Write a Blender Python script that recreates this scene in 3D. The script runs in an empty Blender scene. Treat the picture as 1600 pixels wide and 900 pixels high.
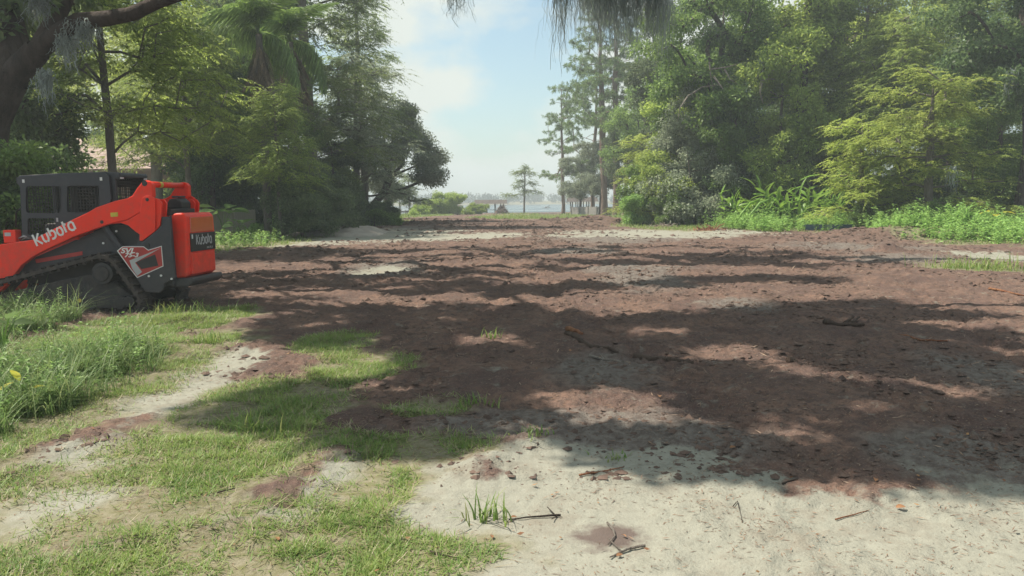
import bpy, bmesh, math, random
import numpy as np
from mathutils import Vector, Matrix, Quaternion

# ------------------------------------------------------------------ camera
scene = bpy.context.scene
col = scene.collection
FPX, CAMH = 1209.0, 1.6                       # focal length in photo pixels, eye height
PITCH, ROLL = math.radians(6.46), math.radians(0.6)
cp, sp, cr, sr = math.cos(PITCH), math.sin(PITCH), math.cos(ROLL), math.sin(ROLL)
CF = np.array([0, cp, -sp]); R0 = np.array([1.0, 0, 0]); U0 = np.array([0, sp, cp])
CR = cr * R0 - sr * U0; CU = sr * R0 + cr * U0
CC = np.array([0, 0, CAMH])
cam = bpy.data.cameras.new('camera'); cam.lens = 36 * FPX / 1600; cam.sensor_width = 36
cam.clip_start = 0.05; cam.clip_end = 8000
camo = bpy.data.objects.new('camera', cam); col.objects.link(camo)
camo.matrix_world = Matrix(((CR[0], CU[0], -CF[0], 0), (CR[1], CU[1], -CF[1], 0), (CR[2], CU[2], -CF[2], CAMH), (0, 0, 0, 1)))
scene.camera = camo

# ------------------------------------------------------------------ sky, sun, exposure
SUN_EL, SUN_AZ = math.radians(58), math.radians(-72)   # azimuth measured from straight ahead, negative = left
TOSUN = np.array([math.sin(SUN_AZ) * math.cos(SUN_EL), math.cos(SUN_AZ) * math.cos(SUN_EL), math.sin(SUN_EL)])
world = bpy.data.worlds.new('World'); scene.world = world; world.use_nodes = True
wn, wl = world.node_tree.nodes, world.node_tree.links
wn.clear()
wo = wn.new('ShaderNodeOutputWorld'); bg = wn.new('ShaderNodeBackground'); bg.inputs[1].default_value = 0.11
sky = wn.new('ShaderNodeTexSky'); sky.sky_type = 'NISHITA'; sky.sun_disc = False
sky.sun_elevation = SUN_EL; sky.sun_rotation = SUN_AZ; sky.air_density = 1.0; sky.dust_density = 1.6; sky.ozone_density = 0.25
tc = wn.new('ShaderNodeTexCoord'); mp = wn.new('ShaderNodeMapping')
mp.inputs['Scale'].default_value = (1, 1, 1.7); mp.inputs['Location'].default_value = (3.7406, -3.3250, -4.8660)
nz = wn.new('ShaderNodeTexNoise'); nz.inputs['Scale'].default_value = 3.0; nz.inputs['Detail'].default_value = 7; nz.inputs['Roughness'].default_value = 0.52
rp = wn.new('ShaderNodeValToRGB'); rp.color_ramp.elements[0].position = 0.455; rp.color_ramp.elements[1].position = 0.53
rp.color_ramp.elements[0].color = (0.10, 0.10, 0.10, 1); rp.color_ramp.elements[1].color = (0.95, 0.95, 0.95, 1)
mx = wn.new('ShaderNodeMix'); mx.data_type = 'RGBA'
mx.inputs['B'].default_value = (3.9, 4.1, 3.75, 1)
wl.new(tc.outputs['Generated'], mp.inputs['Vector']); wl.new(mp.outputs[0], nz.inputs['Vector']); wl.new(nz.outputs['Fac'], rp.inputs[0])
wl.new(rp.outputs[0], mx.inputs['Factor']); tn = wn.new('ShaderNodeMix'); tn.data_type = 'RGBA'; tn.blend_type = 'MULTIPLY'; tn.inputs['Factor'].default_value = 1.0; tn.inputs['B'].default_value = (0.66, 0.78, 0.74, 1); wl.new(sky.outputs[0], tn.inputs['A']); wl.new(tn.outputs['Result'], mx.inputs['A']); wl.new(mx.outputs['Result'], bg.inputs[0]); wl.new(bg.outputs[0], wo.inputs[0])
sun = bpy.data.lights.new('sun', 'SUN'); sun.energy = 4.3; sun.angle = math.radians(0.53); sun.color = (1.0, 0.91, 0.77)
suno = bpy.data.objects.new('sun', sun); col.objects.link(suno)
suno.rotation_euler = Vector(TOSUN).to_track_quat('Z', 'Y').to_euler(); suno.location = (-30, 30, 45)
scene.view_settings.view_transform = 'Standard'; scene.view_settings.look = 'None'
scene.view_settings.exposure = 1.0; scene.view_settings.gamma = 1.0
cy = scene.cycles
cy.max_bounces = 6; cy.diffuse_bounces = 3; cy.glossy_bounces = 2; cy.transmission_bounces = 3; cy.transparent_max_bounces = 6; cy.volume_bounces = 0
cy.use_denoising = True
try: cy.denoiser = 'OPENIMAGEDENOISE'
except Exception: pass

# ------------------------------------------------------------------ numpy helpers
def nrm(a):
    return a / np.maximum(np.linalg.norm(a, axis=-1, keepdims=True), 1e-9)
def _hash(i, j, s):
    h = (i.astype(np.int64) * 374761393 + j.astype(np.int64) * 668265263 + s * 974711) & 0xffffffff
    h = ((h ^ (h >> 13)) * 1274126177) & 0xffffffff
    return ((h ^ (h >> 16)) & 0xffff) / 65535.0
def vnoise(x, y, s=0):
    i = np.floor(x); j = np.floor(y); fx = x - i; fy = y - j
    fx = fx * fx * (3 - 2 * fx); fy = fy * fy * (3 - 2 * fy)
    a = _hash(i, j, s); b = _hash(i + 1, j, s); c = _hash(i, j + 1, s); d = _hash(i + 1, j + 1, s)
    return (a * (1 - fx) + b * fx) * (1 - fy) + (c * (1 - fx) + d * fx) * fy - 0.5
def fbm(x, y, s=0, o=4, g=0.5):
    r = 0; a = 1.0
    for k in range(o):
        r = r + a * vnoise(x * 2 ** k + 17.3 * k, y * 2 ** k - 9.1 * k, s + k); a *= g
    return r
def sstep(a, b, x):
    t = np.clip((x - a) / (b - a), 0, 1); return t * t * (3 - 2 * t)

LAKE_Z = -0.75
BERMS = []                                   # (x, y, rx, ry, height), filled below
def gmacro(x, y):
    x = np.asarray(x, float); y = np.asarray(y, float)
    z = -0.4 * sstep(50, 125, y) - 1.4 * sstep(127, 145, y) + 2.6 * sstep(400, 440, y + 0.05 * x)
    z = z + 0.10 * vnoise(x / 7.0, y / 7.0, 3) * sstep(6, 20, y) * (1 - sstep(120, 130, y))
    z = z + 0.35 * sstep(14, 30, np.abs(x) - 0.12 * y) * (1 - sstep(90, 125, y))
    for bx_, by_, rx, ry, h in BERMS:
        z = z + h * np.exp(-(((x - bx_) / rx) ** 2 + ((y - by_) / ry) ** 2))
    return z
def gz(x, y): return float(gmacro(np.array([x]), np.array([y]))[0])
def ray(px, py):
    return CF + CR * ((px - 800) / FPX) - CU * ((py - 450) / FPX)
def ground(px, py):
    d = ray(px, py); z = 0.0
    for _ in range(6):
        t = (z - CAMH) / d[2] if d[2] < -1e-6 else 3000
        P = CC + d * t; z = gz(P[0], P[1])
    return P
def at(px, Y, zz=None):                       # world X of picture column px at depth Y, on the ground
    z = gz(0, Y) if zz is None else zz
    k = (px - 800) / FPX; z = z - CAMH
    return (k * (Y * cp - z * sp) + sr * (Y * sp + z * cp)) / cr
def zat(px, py, Y):                           # point seen at (px, py) at depth Y
    d = ray(px, py); t = Y / d[1]
    return CC + d * t
def topz(Y): return CAMH + math.tan(math.atan(450 / FPX) - PITCH) * Y
def G(px, Y):
    x = at(px, Y); return np.array([x, Y, gz(x, Y)])

# ------------------------------------------------------------------ object helpers
def mesh_np(name, V, F, smooth=False):
    me = bpy.data.meshes.new(name)
    V = np.asarray(V, np.float32).reshape(-1, 3); F = np.asarray(F, np.int32)
    k = F.shape[1]
    me.vertices.add(len(V)); me.vertices.foreach_set('co', V.ravel())
    me.loops.add(F.size); me.loops.foreach_set('vertex_index', F.ravel())
    me.polygons.add(len(F)); me.polygons.foreach_set('loop_start', np.arange(len(F), dtype=np.int32) * k)
    me.polygons.foreach_set('use_smooth', np.full(len(F), smooth, bool))
    me.update(calc_edges=True); me.validate()
    return me
def link(name, me, mat=None, parent=None, smooth=None):
    o = bpy.data.objects.new(name, me); col.objects.link(o)
    if mat is not None and me is not None and not me.materials: me.materials.append(mat)
    if parent is not None: o.parent = parent
    return o
def tag(o, label=None, cat=None, group=None, kind=None):
    if label: o['label'] = label
    if cat: o['category'] = cat
    if group: o['group'] = group
    if kind: o['kind'] = kind
    return o
def empty(name, loc=(0, 0, 0), rz=0):
    o = bpy.data.objects.new(name, None); col.objects.link(o); o.location = loc; o.rotation_euler = (0, 0, rz); o.empty_display_size = 0.2
    return o
def copy_tree(o, parent=None):
    c = o.copy(); col.objects.link(c); c.parent = parent
    for ch in list(o.children): copy_tree(ch, c)
    return c
class MB:                                     # collects simple shapes into one mesh
    def __init__(s): s.v = []; s.f = []
    def add(s, V, F):
        n = len(s.v); s.v += [tuple(map(float, p)) for p in V]; s.f += [tuple(n + i for i in f) for f in F]; return s
    def box(s, a, b):
        (x0, y0, z0), (x1, y1, z1) = a, b
        return s.add([(x0, y0, z0), (x1, y0, z0), (x1, y1, z0), (x0, y1, z0), (x0, y0, z1), (x1, y0, z1), (x1, y1, z1), (x0, y1, z1)],
                     [(3, 2, 1, 0), (4, 5, 6, 7), (0, 1, 5, 4), (1, 2, 6, 5), (2, 3, 7, 6), (3, 0, 4, 7)])
    def tube(s, pts, rad, n=8, cap=True):
        pts = [np.array(p, float) for p in pts]
        if np.isscalar(rad): rad = [rad] * len(pts)
        V = []; F = []
        up = np.array([0.31, 0.17, 0.93])
        for i, p in enumerate(pts):
            t = nrm(pts[min(i + 1, len(pts) - 1)] - pts[max(i - 1, 0)])
            if abs(t @ up) > 0.95: up = np.array([1.0, 0.1, 0.05])
            a = nrm(np.cross(t, up)); b = np.cross(t, a)
            for k in range(n):
                q = 2 * math.pi * k / n; V.append(p + rad[i] * (math.cos(q) * a + math.sin(q) * b))
        for i in range(len(pts) - 1):
            for k in range(n):
                k2 = (k + 1) % n; F.append((i * n + k, i * n + k2, (i + 1) * n + k2, (i + 1) * n + k))
        if cap: F.append(tuple(range(n))[::-1]); F.append(tuple((len(pts) - 1) * n + k for k in range(n)))
        return s.add(V, F)
    def prism(s, pts2, v0, v1):                # outline in (u, z) extruded along v
        n = len(pts2)
        A = sum(pts2[i][0] * pts2[(i + 1) % n][1] - pts2[(i + 1) % n][0] * pts2[i][1] for i in range(n))
        if A < 0: pts2 = pts2[::-1]
        V = [(u, v0, z) for u, z in pts2] + [(u, v1, z) for u, z in pts2]
        F = [tuple(range(n)), tuple(range(2 * n - 1, n - 1, -1))]
        F += [((i + 1) % n, i, n + i, n + (i + 1) % n) for i in range(n)]
        return s.add(V, F)
    def build(s, name, mat, parent=None, bevel=0, smooth=False, seg=2):
        me = bpy.data.meshes.new(name); me.from_pydata(s.v, [], s.f)
        bm = bmesh.new(); bm.from_mesh(me); bmesh.ops.recalc_face_normals(bm, faces=bm.faces); bm.to_mesh(me); bm.free()
        if smooth: me.polygons.foreach_set('use_smooth', [True] * len(me.polygons))
        me.update()
        o = link(name, me, mat, parent)
        if bevel:
            m = o.modifiers.new('bevel', 'BEVEL'); m.width = bevel; m.segments = seg; m.limit_method = 'ANGLE'; m.angle_limit = math.radians(35)
        return o

# ------------------------------------------------------------------ materials
def newmat(name):
    m = bpy.data.materials.new(name); m.use_nodes = True
    nt = m.node_tree; return m, nt, nt.nodes, nt.links, nt.nodes['Principled BSDF']
def nmix(nt, fac, a, b):
    n = nt.nodes.new('ShaderNodeMix'); n.data_type = 'RGBA'
    for s, v in (('Factor', fac), ('A', a), ('B', b)):
        if isinstance(v, bpy.types.NodeSocket): nt.links.new(v, n.inputs[s])
        elif s == 'Factor': n.inputs[s].default_value = v
        else: n.inputs[s].default_value = (*v, 1)
    return n.outputs['Result']
def nnoise(nt, scale, detail=4, rough=0.55, coord='Object', vec=None, stretch=None):
    t = nt.nodes.new('ShaderNodeTexCoord'); n = nt.nodes.new('ShaderNodeTexNoise')
    n.inputs['Scale'].default_value = scale; n.inputs['Detail'].default_value = detail; n.inputs['Roughness'].default_value = rough
    src = t.outputs[coord]
    if stretch:
        m = nt.nodes.new('ShaderNodeMapping'); m.inputs['Scale'].default_value = stretch; nt.links.new(src, m.inputs['Vector']); src = m.outputs[0]
    nt.links.new(src, n.inputs['Vector']); return n.outputs['Fac']
def nramp(nt, src, p0, p1, c0=(0, 0, 0), c1=(1, 1, 1)):
    r = nt.nodes.new('ShaderNodeValToRGB'); r.color_ramp.elements[0].position = p0; r.color_ramp.elements[1].position = p1
    r.color_ramp.elements[0].color = (*c0, 1); r.color_ramp.elements[1].color = (*c1, 1); nt.links.new(src, r.inputs[0]); return r.outputs[0]
def nbump(nt, bsdf, src, strength, dist):
    b = nt.nodes.new('ShaderNodeBump'); b.inputs['Strength'].default_value = strength; b.inputs['Distance'].default_value = dist
    nt.links.new(src, b.inputs['Height']); nt.links.new(b.outputs[0], bsdf.inputs['Normal'])
def solid(name, c, rough=0.6, c2=None, scale=6, metal=0, spec=0.5, bump=0, coat=0, dust=0):
    m, nt, N, L, B = newmat(name)
    B.inputs['Roughness'].default_value = rough; B.inputs['Metallic'].default_value = metal; B.inputs['Specular IOR Level'].default_value = spec
    B.inputs['Coat Weight'].default_value = coat; B.inputs['Coat Roughness'].default_value = 0.12
    f = nnoise(nt, scale, 6, 0.6)
    cc = nmix(nt, nramp(nt, f, 0.35, 0.68), c, c2 or tuple(0.75 * v for v in c))
    if dust:                                   # dried mud film and splashes, thicker low down where the tracks throw it
        t = N.new('ShaderNodeTexCoord'); sz = N.new('ShaderNodeSeparateXYZ'); L.new(t.outputs['Object'], sz.inputs[0])
        mr = N.new('ShaderNodeMapRange'); L.new(sz.outputs[2], mr.inputs[0]); mr.inputs[1].default_value = 0.2; mr.inputs[2].default_value = 1.3; mr.inputs[3].default_value = 0.30; mr.inputs[4].default_value = 0.0
        q = N.new('ShaderNodeMath'); q.operation = 'ADD'; L.new(nnoise(nt, 9, 9, 0.75), q.inputs[0]); L.new(mr.outputs[0], q.inputs[1])
        w = N.new('ShaderNodeMath'); w.operation = 'MULTIPLY'; L.new(nramp(nt, q.outputs[0], 0.50, 0.86), w.inputs[0]); w.inputs[1].default_value = dust
        cc = nmix(nt, w.outputs[0], cc, (0.17, 0.125, 0.095))
        rr_ = N.new('ShaderNodeMath'); rr_.operation = 'MULTIPLY_ADD'; L.new(w.outputs[0], rr_.inputs[0]); rr_.inputs[1].default_value = 0.5; rr_.inputs[2].default_value = rough; L.new(rr_.outputs[0], B.inputs['Roughness'])
    L.new(cc, B.inputs['Base Color'])
    if bump: nbump(nt, B, nnoise(nt, scale * 6, 5), bump, 0.02)
    return m
def leafmat(name, c, c2, c3=None, trans=0.42, nscale=0.7, rough=0.5):
    m, nt, N, L, B = newmat(name)
    g = N.new('ShaderNodeNewGeometry'); oi = N.new('ShaderNodeObjectInfo')
    f = nramp(nt, nnoise(nt, nscale, 3, 0.6), 0.35, 0.65)
    a = nmix(nt, f, c, c2)
    isl = nramp(nt, g.outputs['Random Per Island'], 0.45, 1.0)
    a = nmix(nt, isl, a, c3 or tuple(min(1, 1.45 * v) for v in c2))
    hv = N.new('ShaderNodeHueSaturation'); L.new(a, hv.inputs['Color'])
    mr = N.new('ShaderNodeMapRange'); L.new(oi.outputs['Random'], mr.inputs[0]); mr.inputs[3].default_value = 0.8; mr.inputs[4].default_value = 1.2
    L.new(mr.outputs[0], hv.inputs['Value'])
    L.new(hv.outputs[0], B.inputs['Base Color']); B.inputs['Roughness'].default_value = rough; B.inputs['Specular IOR Level'].default_value = 0.35
    t = N.new('ShaderNodeBsdfTranslucent'); hv2 = N.new('ShaderNodeHueSaturation'); hv2.inputs['Value'].default_value = 1.25; hv2.inputs['Hue'].default_value = 0.485
    L.new(hv.outputs[0], hv2.inputs['Color']); L.new(hv2.outputs[0], t.inputs['Color'])
    s = N.new('ShaderNodeMixShader'); s.inputs[0].default_value = trans
    L.new(B.outputs[0], s.inputs[1]); L.new(t.outputs[0], s.inputs[2]); L.new(s.outputs[0], N['Material Output'].inputs['Surface'])
    return m
def barkmat(name, c, c2, rough=0.9):
    m, nt, N, L, B = newmat(name); B.inputs['Roughness'].default_value = rough; B.inputs['Specular IOR Level'].default_value = 0.2
    f = nnoise(nt, 5, 6, 0.65, stretch=(1, 1, 0.25)); L.new(nmix(nt, nramp(nt, f, 0.35, 0.66), c, c2), B.inputs['Base Color'])
    nbump(nt, B, nnoise(nt, 16, 7, 0.72, stretch=(1, 1, 0.28)), 1.0, 0.14); return m

M = {}
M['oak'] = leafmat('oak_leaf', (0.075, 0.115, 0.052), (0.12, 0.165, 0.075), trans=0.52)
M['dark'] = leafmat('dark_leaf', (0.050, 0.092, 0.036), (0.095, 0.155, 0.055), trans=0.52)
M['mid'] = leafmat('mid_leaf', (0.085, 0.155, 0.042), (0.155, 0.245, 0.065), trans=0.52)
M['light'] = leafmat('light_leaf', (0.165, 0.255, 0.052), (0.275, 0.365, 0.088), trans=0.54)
M['grey'] = leafmat('haze_grey_leaf', (0.15, 0.19, 0.13), (0.235, 0.275, 0.19), trans=0.52)  # grey-green leaves, with a veil of haze brightened and tinted into the colour
M['cyp'] = leafmat('cypress_leaf', (0.20, 0.285, 0.06), (0.325, 0.40, 0.10), trans=0.52)
M['cypg'] = leafmat('cypress_green_leaf', (0.15, 0.23, 0.055), (0.25, 0.33, 0.085), trans=0.54)
M['cypd'] = leafmat('cypress_dark_leaf', (0.115, 0.175, 0.06), (0.18, 0.24, 0.08), trans=0.52)
M['pine'] = leafmat('pine_needle', (0.085, 0.137, 0.058), (0.130, 0.195, 0.078), trans=0.52)
M['palm'] = leafmat('palm_leaf', (0.09, 0.165, 0.045), (0.165, 0.26, 0.07), nscale=2, trans=0.5)
M['dead'] = leafmat('dead_frond', (0.13, 0.10, 0.07), (0.20, 0.15, 0.10), trans=0.15)
M['weed'] = leafmat('weed_leaf', (0.13, 0.24, 0.065), (0.21, 0.34, 0.10), nscale=1.5)
M['cover'] = leafmat('vine_leaf', (0.130, 0.247, 0.065), (0.221, 0.364, 0.104), nscale=1.0)
M['grass'] = leafmat('grass_blade', (0.12, 0.225, 0.05), (0.21, 0.315, 0.08), (0.30, 0.34, 0.13), nscale=2.5)
M['tallgrass'] = leafmat('tall_grass_blade', (0.09, 0.175, 0.05), (0.16, 0.27, 0.08), (0.26, 0.31, 0.14), nscale=2.5)
M['ginger'] = leafmat('ginger_leaf', (0.091, 0.208, 0.039), (0.169, 0.325, 0.052), (0.312, 0.468, 0.078), nscale=1.5, rough=0.35)
M['yellow'] = leafmat('yellow_leaf', (0.35, 0.42, 0.05), (0.5, 0.42, 0.04), nscale=5)
M['moss'] = leafmat('hanging_moss', (0.20, 0.235, 0.23), (0.29, 0.33, 0.32), trans=0.35, nscale=4, rough=0.9)
M['litter'] = leafmat('litter', (0.15, 0.09, 0.06), (0.085, 0.055, 0.042), (0.21, 0.13, 0.08), trans=0.05, nscale=9, rough=0.9)
M['bark'] = barkmat('oak_bark', (0.055, 0.042, 0.038), (0.12, 0.095, 0.08))
M['barkb'] = barkmat('brown_bark', (0.10, 0.072, 0.06), (0.17, 0.125, 0.10))
M['barkg'] = barkmat('grey_bark', (0.13, 0.115, 0.10), (0.22, 0.20, 0.175))
M['barkp'] = barkmat('pine_bark', (0.14, 0.095, 0.075), (0.24, 0.18, 0.15))
M['barkr'] = barkmat('red_wood', (0.30, 0.12, 0.07), (0.42, 0.22, 0.12))
M['deadwood'] = barkmat('dead_wood', (0.24, 0.20, 0.17), (0.38, 0.34, 0.30))
# ------------------------------------------------------------------ ground zones
def ell(px, py, rx, ry, rot=0):
    a = ground(px, py - ry); b = ground(px, py + ry); c = ground(px, py)
    return (c[0], (a[1] + b[1]) / 2, rx * c[1] / FPX, max((a[1] - b[1]) / 2, 0.05))
def zone(x, y, els, soft=0.3, nz=0.6, ns=1.1, seed=11):
    r = np.zeros_like(x)
    n = fbm(x * ns, y * ns, seed, 4) * nz + fbm(x * ns * 5, y * ns * 5, seed + 7, 3) * nz * 0.7
    for cx, cy_, rx, ry in els:
        q = np.sqrt(((x - cx) / rx) ** 2 + ((y - cy_) / ry) ** 2) + n
        r = np.maximum(r, 1 - sstep(1 - soft, 1 + soft, q))
    return r
def berm(px, py, rx, ry_m, h):
    c = ground(px, py); BERMS.append((c[0], c[1], rx * c[1] / FPX, ry_m, h))
for a in ((1330, 374, 70, 0.8, 0.30), (1430, 371, 70, 0.9, 0.42), (1520, 368, 45, 0.8, 0.34), (1385, 396, 24, 0.35, 0.24),
          (640, 351, 70, 0.9, 0.16), (930, 347, 48, 1.4, 0.42), (480, 398, 60, 0.8, 0.14), (600, 340, 60, 2.0, 0.2), (790, 338, 90, 3, 0.25),
          (700, 470, 60, 0.5, 0.05), (1350, 725, 90, 0.16, 0.045), (840, 605, 60, 0.16, 0.05), (1280, 500, 60, 0.3, 0.06), (990, 552, 90, 0.15, 0.05),
          (290, 505, 50, 0.3, 0.10), (1190, 700, 60, 0.16, 0.03)):
    berm(*a)
SAND = [ell(*a) for a in ((800, 925, 1000, 60), (1100, 870, 600, 60), (90, 790, 120, 44), (620, 760, 120, 50), (960, 848, 430, 98), (1400, 850, 330, 75), (760, 900, 400, 60), (60, 800, 110, 50), (20, 850, 60, 30), (270, 622, 75, 22), (150, 725, 80, 22), (330, 570, 50, 14),
        (600, 425, 30, 5), (560, 371, 110, 8), (450, 380, 60, 6), (1030, 366, 130, 5), (690, 372, 110, 4), (900, 722, 130, 16),
        (1590, 405, 50, 8))]
GREY = [ell(*a) for a in ((940, 592, 90, 34), (960, 376, 100, 7), (1560, 590, 90, 34), (1010, 440, 60, 20), (600, 425, 60, 12), (1000, 690, 210, 40), (830, 672, 170, 30), (560, 360, 120, 5), (1480, 730, 120, 40), (1150, 483, 50, 10), (900, 395, 60, 5), (1000, 425, 70, 8), (1320, 388, 120, 6), (1440, 408, 120, 8))]
GRASS = [ell(*a) for a in ((250, 800, 330, 130), (330, 880, 420, 50), (420, 640, 130, 50), (380, 690, 90, 60), (565, 575, 80, 24), (70, 640, 150, 110), (60, 560, 120, 70), (560, 770, 80, 60), (640, 700, 130, 22),
        (660, 640, 70, 14), (530, 850, 110, 50), (1530, 421, 60, 7), (1330, 356, 220, 9), (1560, 372, 90, 14), (380, 385, 60, 16), (420, 368, 60, 12), (480, 352, 70, 8), (600, 350, 40, 4), (950, 338, 60, 5), (1030, 355, 60, 6),
        (640, 338, 60, 3), (830, 340, 90, 3), (520, 540, 60, 20), (310, 500, 60, 18), (1240, 352, 100, 9))]
BARE = [ell(*a) for a in ((90, 790, 110, 38), (270, 624, 70, 22), (490, 760, 60, 40), (150, 725, 70, 16), (420, 775, 50, 12))]
LUSH = [ell(*a) for a in ((70, 600, 130, 90), (30, 520, 60, 40))]

# one sheet, finely divided in front and coarse beyond
us = np.concatenate([-np.geomspace(8, 0.85, 16)[:-1], np.linspace(-0.82, 0.82, 500), np.geomspace(0.85, 8, 16)[1:]])
ysn = np.geomspace(1.6, 175, 560)
ysr = np.concatenate([[-60, -12, -2, 0.6], ysn, np.geomspace(185, 6000, 40)])
scl = np.concatenate([[60, 14, 4, 1.7], np.maximum(ysn, 1.7), np.geomspace(185, 6000, 40)])
GX = us[None, :] * scl[:, None]; GY = np.repeat(ysr[:, None], len(us), 1)
sandw = zone(GX, GY, SAND, 0.9, 0.8); greyw = zone(GX, GY, GREY, 0.4, seed=31); grassw = zone(GX, GY, GRASS, 0.5, seed=51); lushw = zone(GX, GY, LUSH, 0.3, 0.3)
side = sstep(0.0, 3.0, np.abs(GX + 0.5) - (11 + 0.10 * GY) + fbm(GX * .4, GY * .4, 5) * 3) * sstep(22, 34, GY)
grassw = np.maximum(grassw * (1 - 0.8 * zone(GX, GY, BARE, 0.8, 0.9, seed=71)), np.maximum(side, sstep(300, 380, GY)))
dirtw = (1 - sandw) * (1 - 0.75 * grassw)
GZ = gmacro(GX, GY)
near = 1 - sstep(60, 140, GY)
lum = fbm(GX * 1.6, GY * 1.6, 91, 3)
ridg = np.abs(vnoise(GX * 5, GY * 5, 8)) + 0.6 * np.abs(vnoise(GX * 11, GY * 11, 18)) + 0.35 * np.abs(vnoise(GX * 23, GY * 23, 28))
far_amp = 1 + 0.6 * sstep(8, 30, GY)
GZ = GZ + near * (dirtw * (0.06 * lum + (0.075 - 0.085 * ridg) * 0.95 * far_amp) + 0.012 * fbm(GX * 3, GY * 3, 44, 4) + 0.006 * fbm(GX * 20, GY * 20, 60, 2))
# tread prints pressed into the soil by the loader's tracks
for x0, y0, ang, w in ((-2.2, 3, 0.06, .36), (-0.9, 3, 0.06, .36), (1.9, 4, -0.12, .36), (3.3, 4, -0.12, .36), (-4.6, 9, 0.02, .36), (0.6, 9, 0.05, .36), (-3.4, 7, -0.5, .36), (4.6, 6, 0.3, .36)):
    dx, dy = math.sin(ang), math.cos(ang)
    s = (GX - x0) * dx + (GY - y0) * dy; t = (GX - x0) * dy - (GY - y0) * dx + 0.12 * np.sin(s * 0.5)
    band = np.exp(-(t / (w * 0.5)) ** 4) * sstep(0, 1, s) * (1 - sstep(18, 24, s)) * dirtw
    GZ = GZ + band * (-0.045 + 0.036 * (np.sin(s * 2 * math.pi / 0.17 + 2 * np.abs(t) / w) > 0.2))
nr, nc = GX.shape
idx = np.arange(nr * nc).reshape(nr, nc)
F = np.stack([idx[:-1, :-1], idx[:-1, 1:], idx[1:, 1:], idx[1:, :-1]], -1).reshape(-1, 4)
gme = mesh_np('ground', np.stack([GX, GY, GZ], -1), F, True)
ca = gme.color_attributes.new('zones', 'FLOAT_COLOR', 'POINT')
ca.data.foreach_set('color', np.stack([sandw, grassw, greyw, lushw], -1).astype(np.float32).ravel())
m, nt, N, L, B = newmat('ground_soil')
at_ = N.new('ShaderNodeAttribute'); at_.attribute_name = 'zones'; sx = N.new('ShaderNodeSeparateColor'); L.new(at_.outputs['Color'], sx.inputs[0])
n1 = nnoise(nt, 1.3, 6, 0.6); n2 = nnoise(nt, 14, 6, 0.65); n3 = nnoise(nt, 70, 4, 0.6)
soil = nmix(nt, nramp(nt, n1, 0.38, 0.62), (0.110, 0.072, 0.063), (0.185, 0.117, 0.090))
soil = nmix(nt, nramp(nt, n2, 0.40, 0.68), soil, (0.082, 0.061, 0.055))
soil = nmix(nt, nramp(nt, n3, 0.56, 0.75), soil, (0.25, 0.19, 0.145))
sand = nmix(nt, nramp(nt, n2, 0.35, 0.7), (0.262, 0.262, 0.222), (0.222, 0.22, 0.185))
sand = nmix(nt, nramp(nt, n3, 0.60, 0.75), sand, (0.165, 0.14, 0.11))
sand = nmix(nt, nramp(nt, nnoise(nt, 2.1, 8, 0.72), 0.50, 0.80), sand, (0.175, 0.148, 0.118))
grs = nmix(nt, nramp(nt, n2, 0.38, 0.62), (0.215, 0.195, 0.14), (0.14, 0.135, 0.07))
c = nmix(nt, sx.outputs[2], soil, nmix(nt, nramp(nt, n2, 0.4, 0.6), (0.17, 0.152, 0.135), (0.11, 0.09, 0.08)))
def ragged(z, nsrc, amp, p0, p1):
    q = N.new('ShaderNodeMath'); q.operation = 'MULTIPLY_ADD'; L.new(nsrc, q.inputs[0]); q.inputs[1].default_value = amp; L.new(z, q.inputs[2])
    return nramp(nt, q.outputs[0], p0 + amp * 0.5, p1 + amp * 0.5)
nm_ = nnoise(nt, 4.5, 8, 0.68)
c = nmix(nt, ragged(sx.outputs[0], nm_, 1.3, 0.12, 0.95), c, sand); c = nmix(nt, ragged(sx.outputs[1], nm_, 0.6, 0.2, 0.9), c, grs)
# damp patch in the foreground sand
dp = ell(955, 841, 66, 24)
geo = N.new('ShaderNodeNewGeometry'); mp2 = N.new('ShaderNodeMapping'); mp2.vector_type = 'POINT'
mp2.inputs['Location'].default_value = (-dp[0] / dp[2], -dp[1] / dp[3], 0); mp2.inputs['Scale'].default_value = (1 / dp[2], 1 / dp[3], 0)
L.new(geo.outputs['Position'], mp2.inputs[0]); ln = N.new('ShaderNodeVectorMath'); ln.operation = 'LENGTH'; L.new(mp2.outputs[0], ln.inputs[0])
ad = N.new('ShaderNodeMath'); ad.operation = 'MULTIPLY_ADD'; L.new(nnoise(nt, 6, 5, 0.6), ad.inputs[0]); ad.inputs[1].default_value = 1.9; L.new(ln.outputs['Value'], ad.inputs[2])
hf = N.new('ShaderNodeMath'); hf.operation = 'MULTIPLY'; hf.inputs[1].default_value = 0.4; L.new(ad.outputs[0], hf.inputs[0])
damp = nramp(nt, hf.outputs[0], 0.62, 0.82, (0.9, 0.9, 0.9), (0, 0, 0))
c = nmix(nt, damp, c, (0.10, 0.074, 0.068))
L.new(c, B.inputs['Base Color']); B.inputs['Roughness'].default_value = 0.95; B.inputs['Specular IOR Level'].default_value = 0.15
b1 = N.new('ShaderNodeMath'); b1.operation = 'MULTIPLY_ADD'; L.new(n3, b1.inputs[0]); b1.inputs[1].default_value = 0.5; L.new(n2, b1.inputs[2])
bs = N.new('ShaderNodeMath'); bs.operation = 'MULTIPLY'; L.new(b1.outputs[0], bs.inputs[0])
bm_ = N.new('ShaderNodeMapRange'); L.new(sx.outputs[0], bm_.inputs[0]); bm_.inputs[3].default_value = 1.0; bm_.inputs[4].default_value = 0.3; L.new(bm_.outputs[0], bs.inputs[1])
nbump(nt, B, bs.outputs[0], 0.85, 0.035)
M['ground'] = m
tag(link('ground', gme, m), kind='structure')
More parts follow.
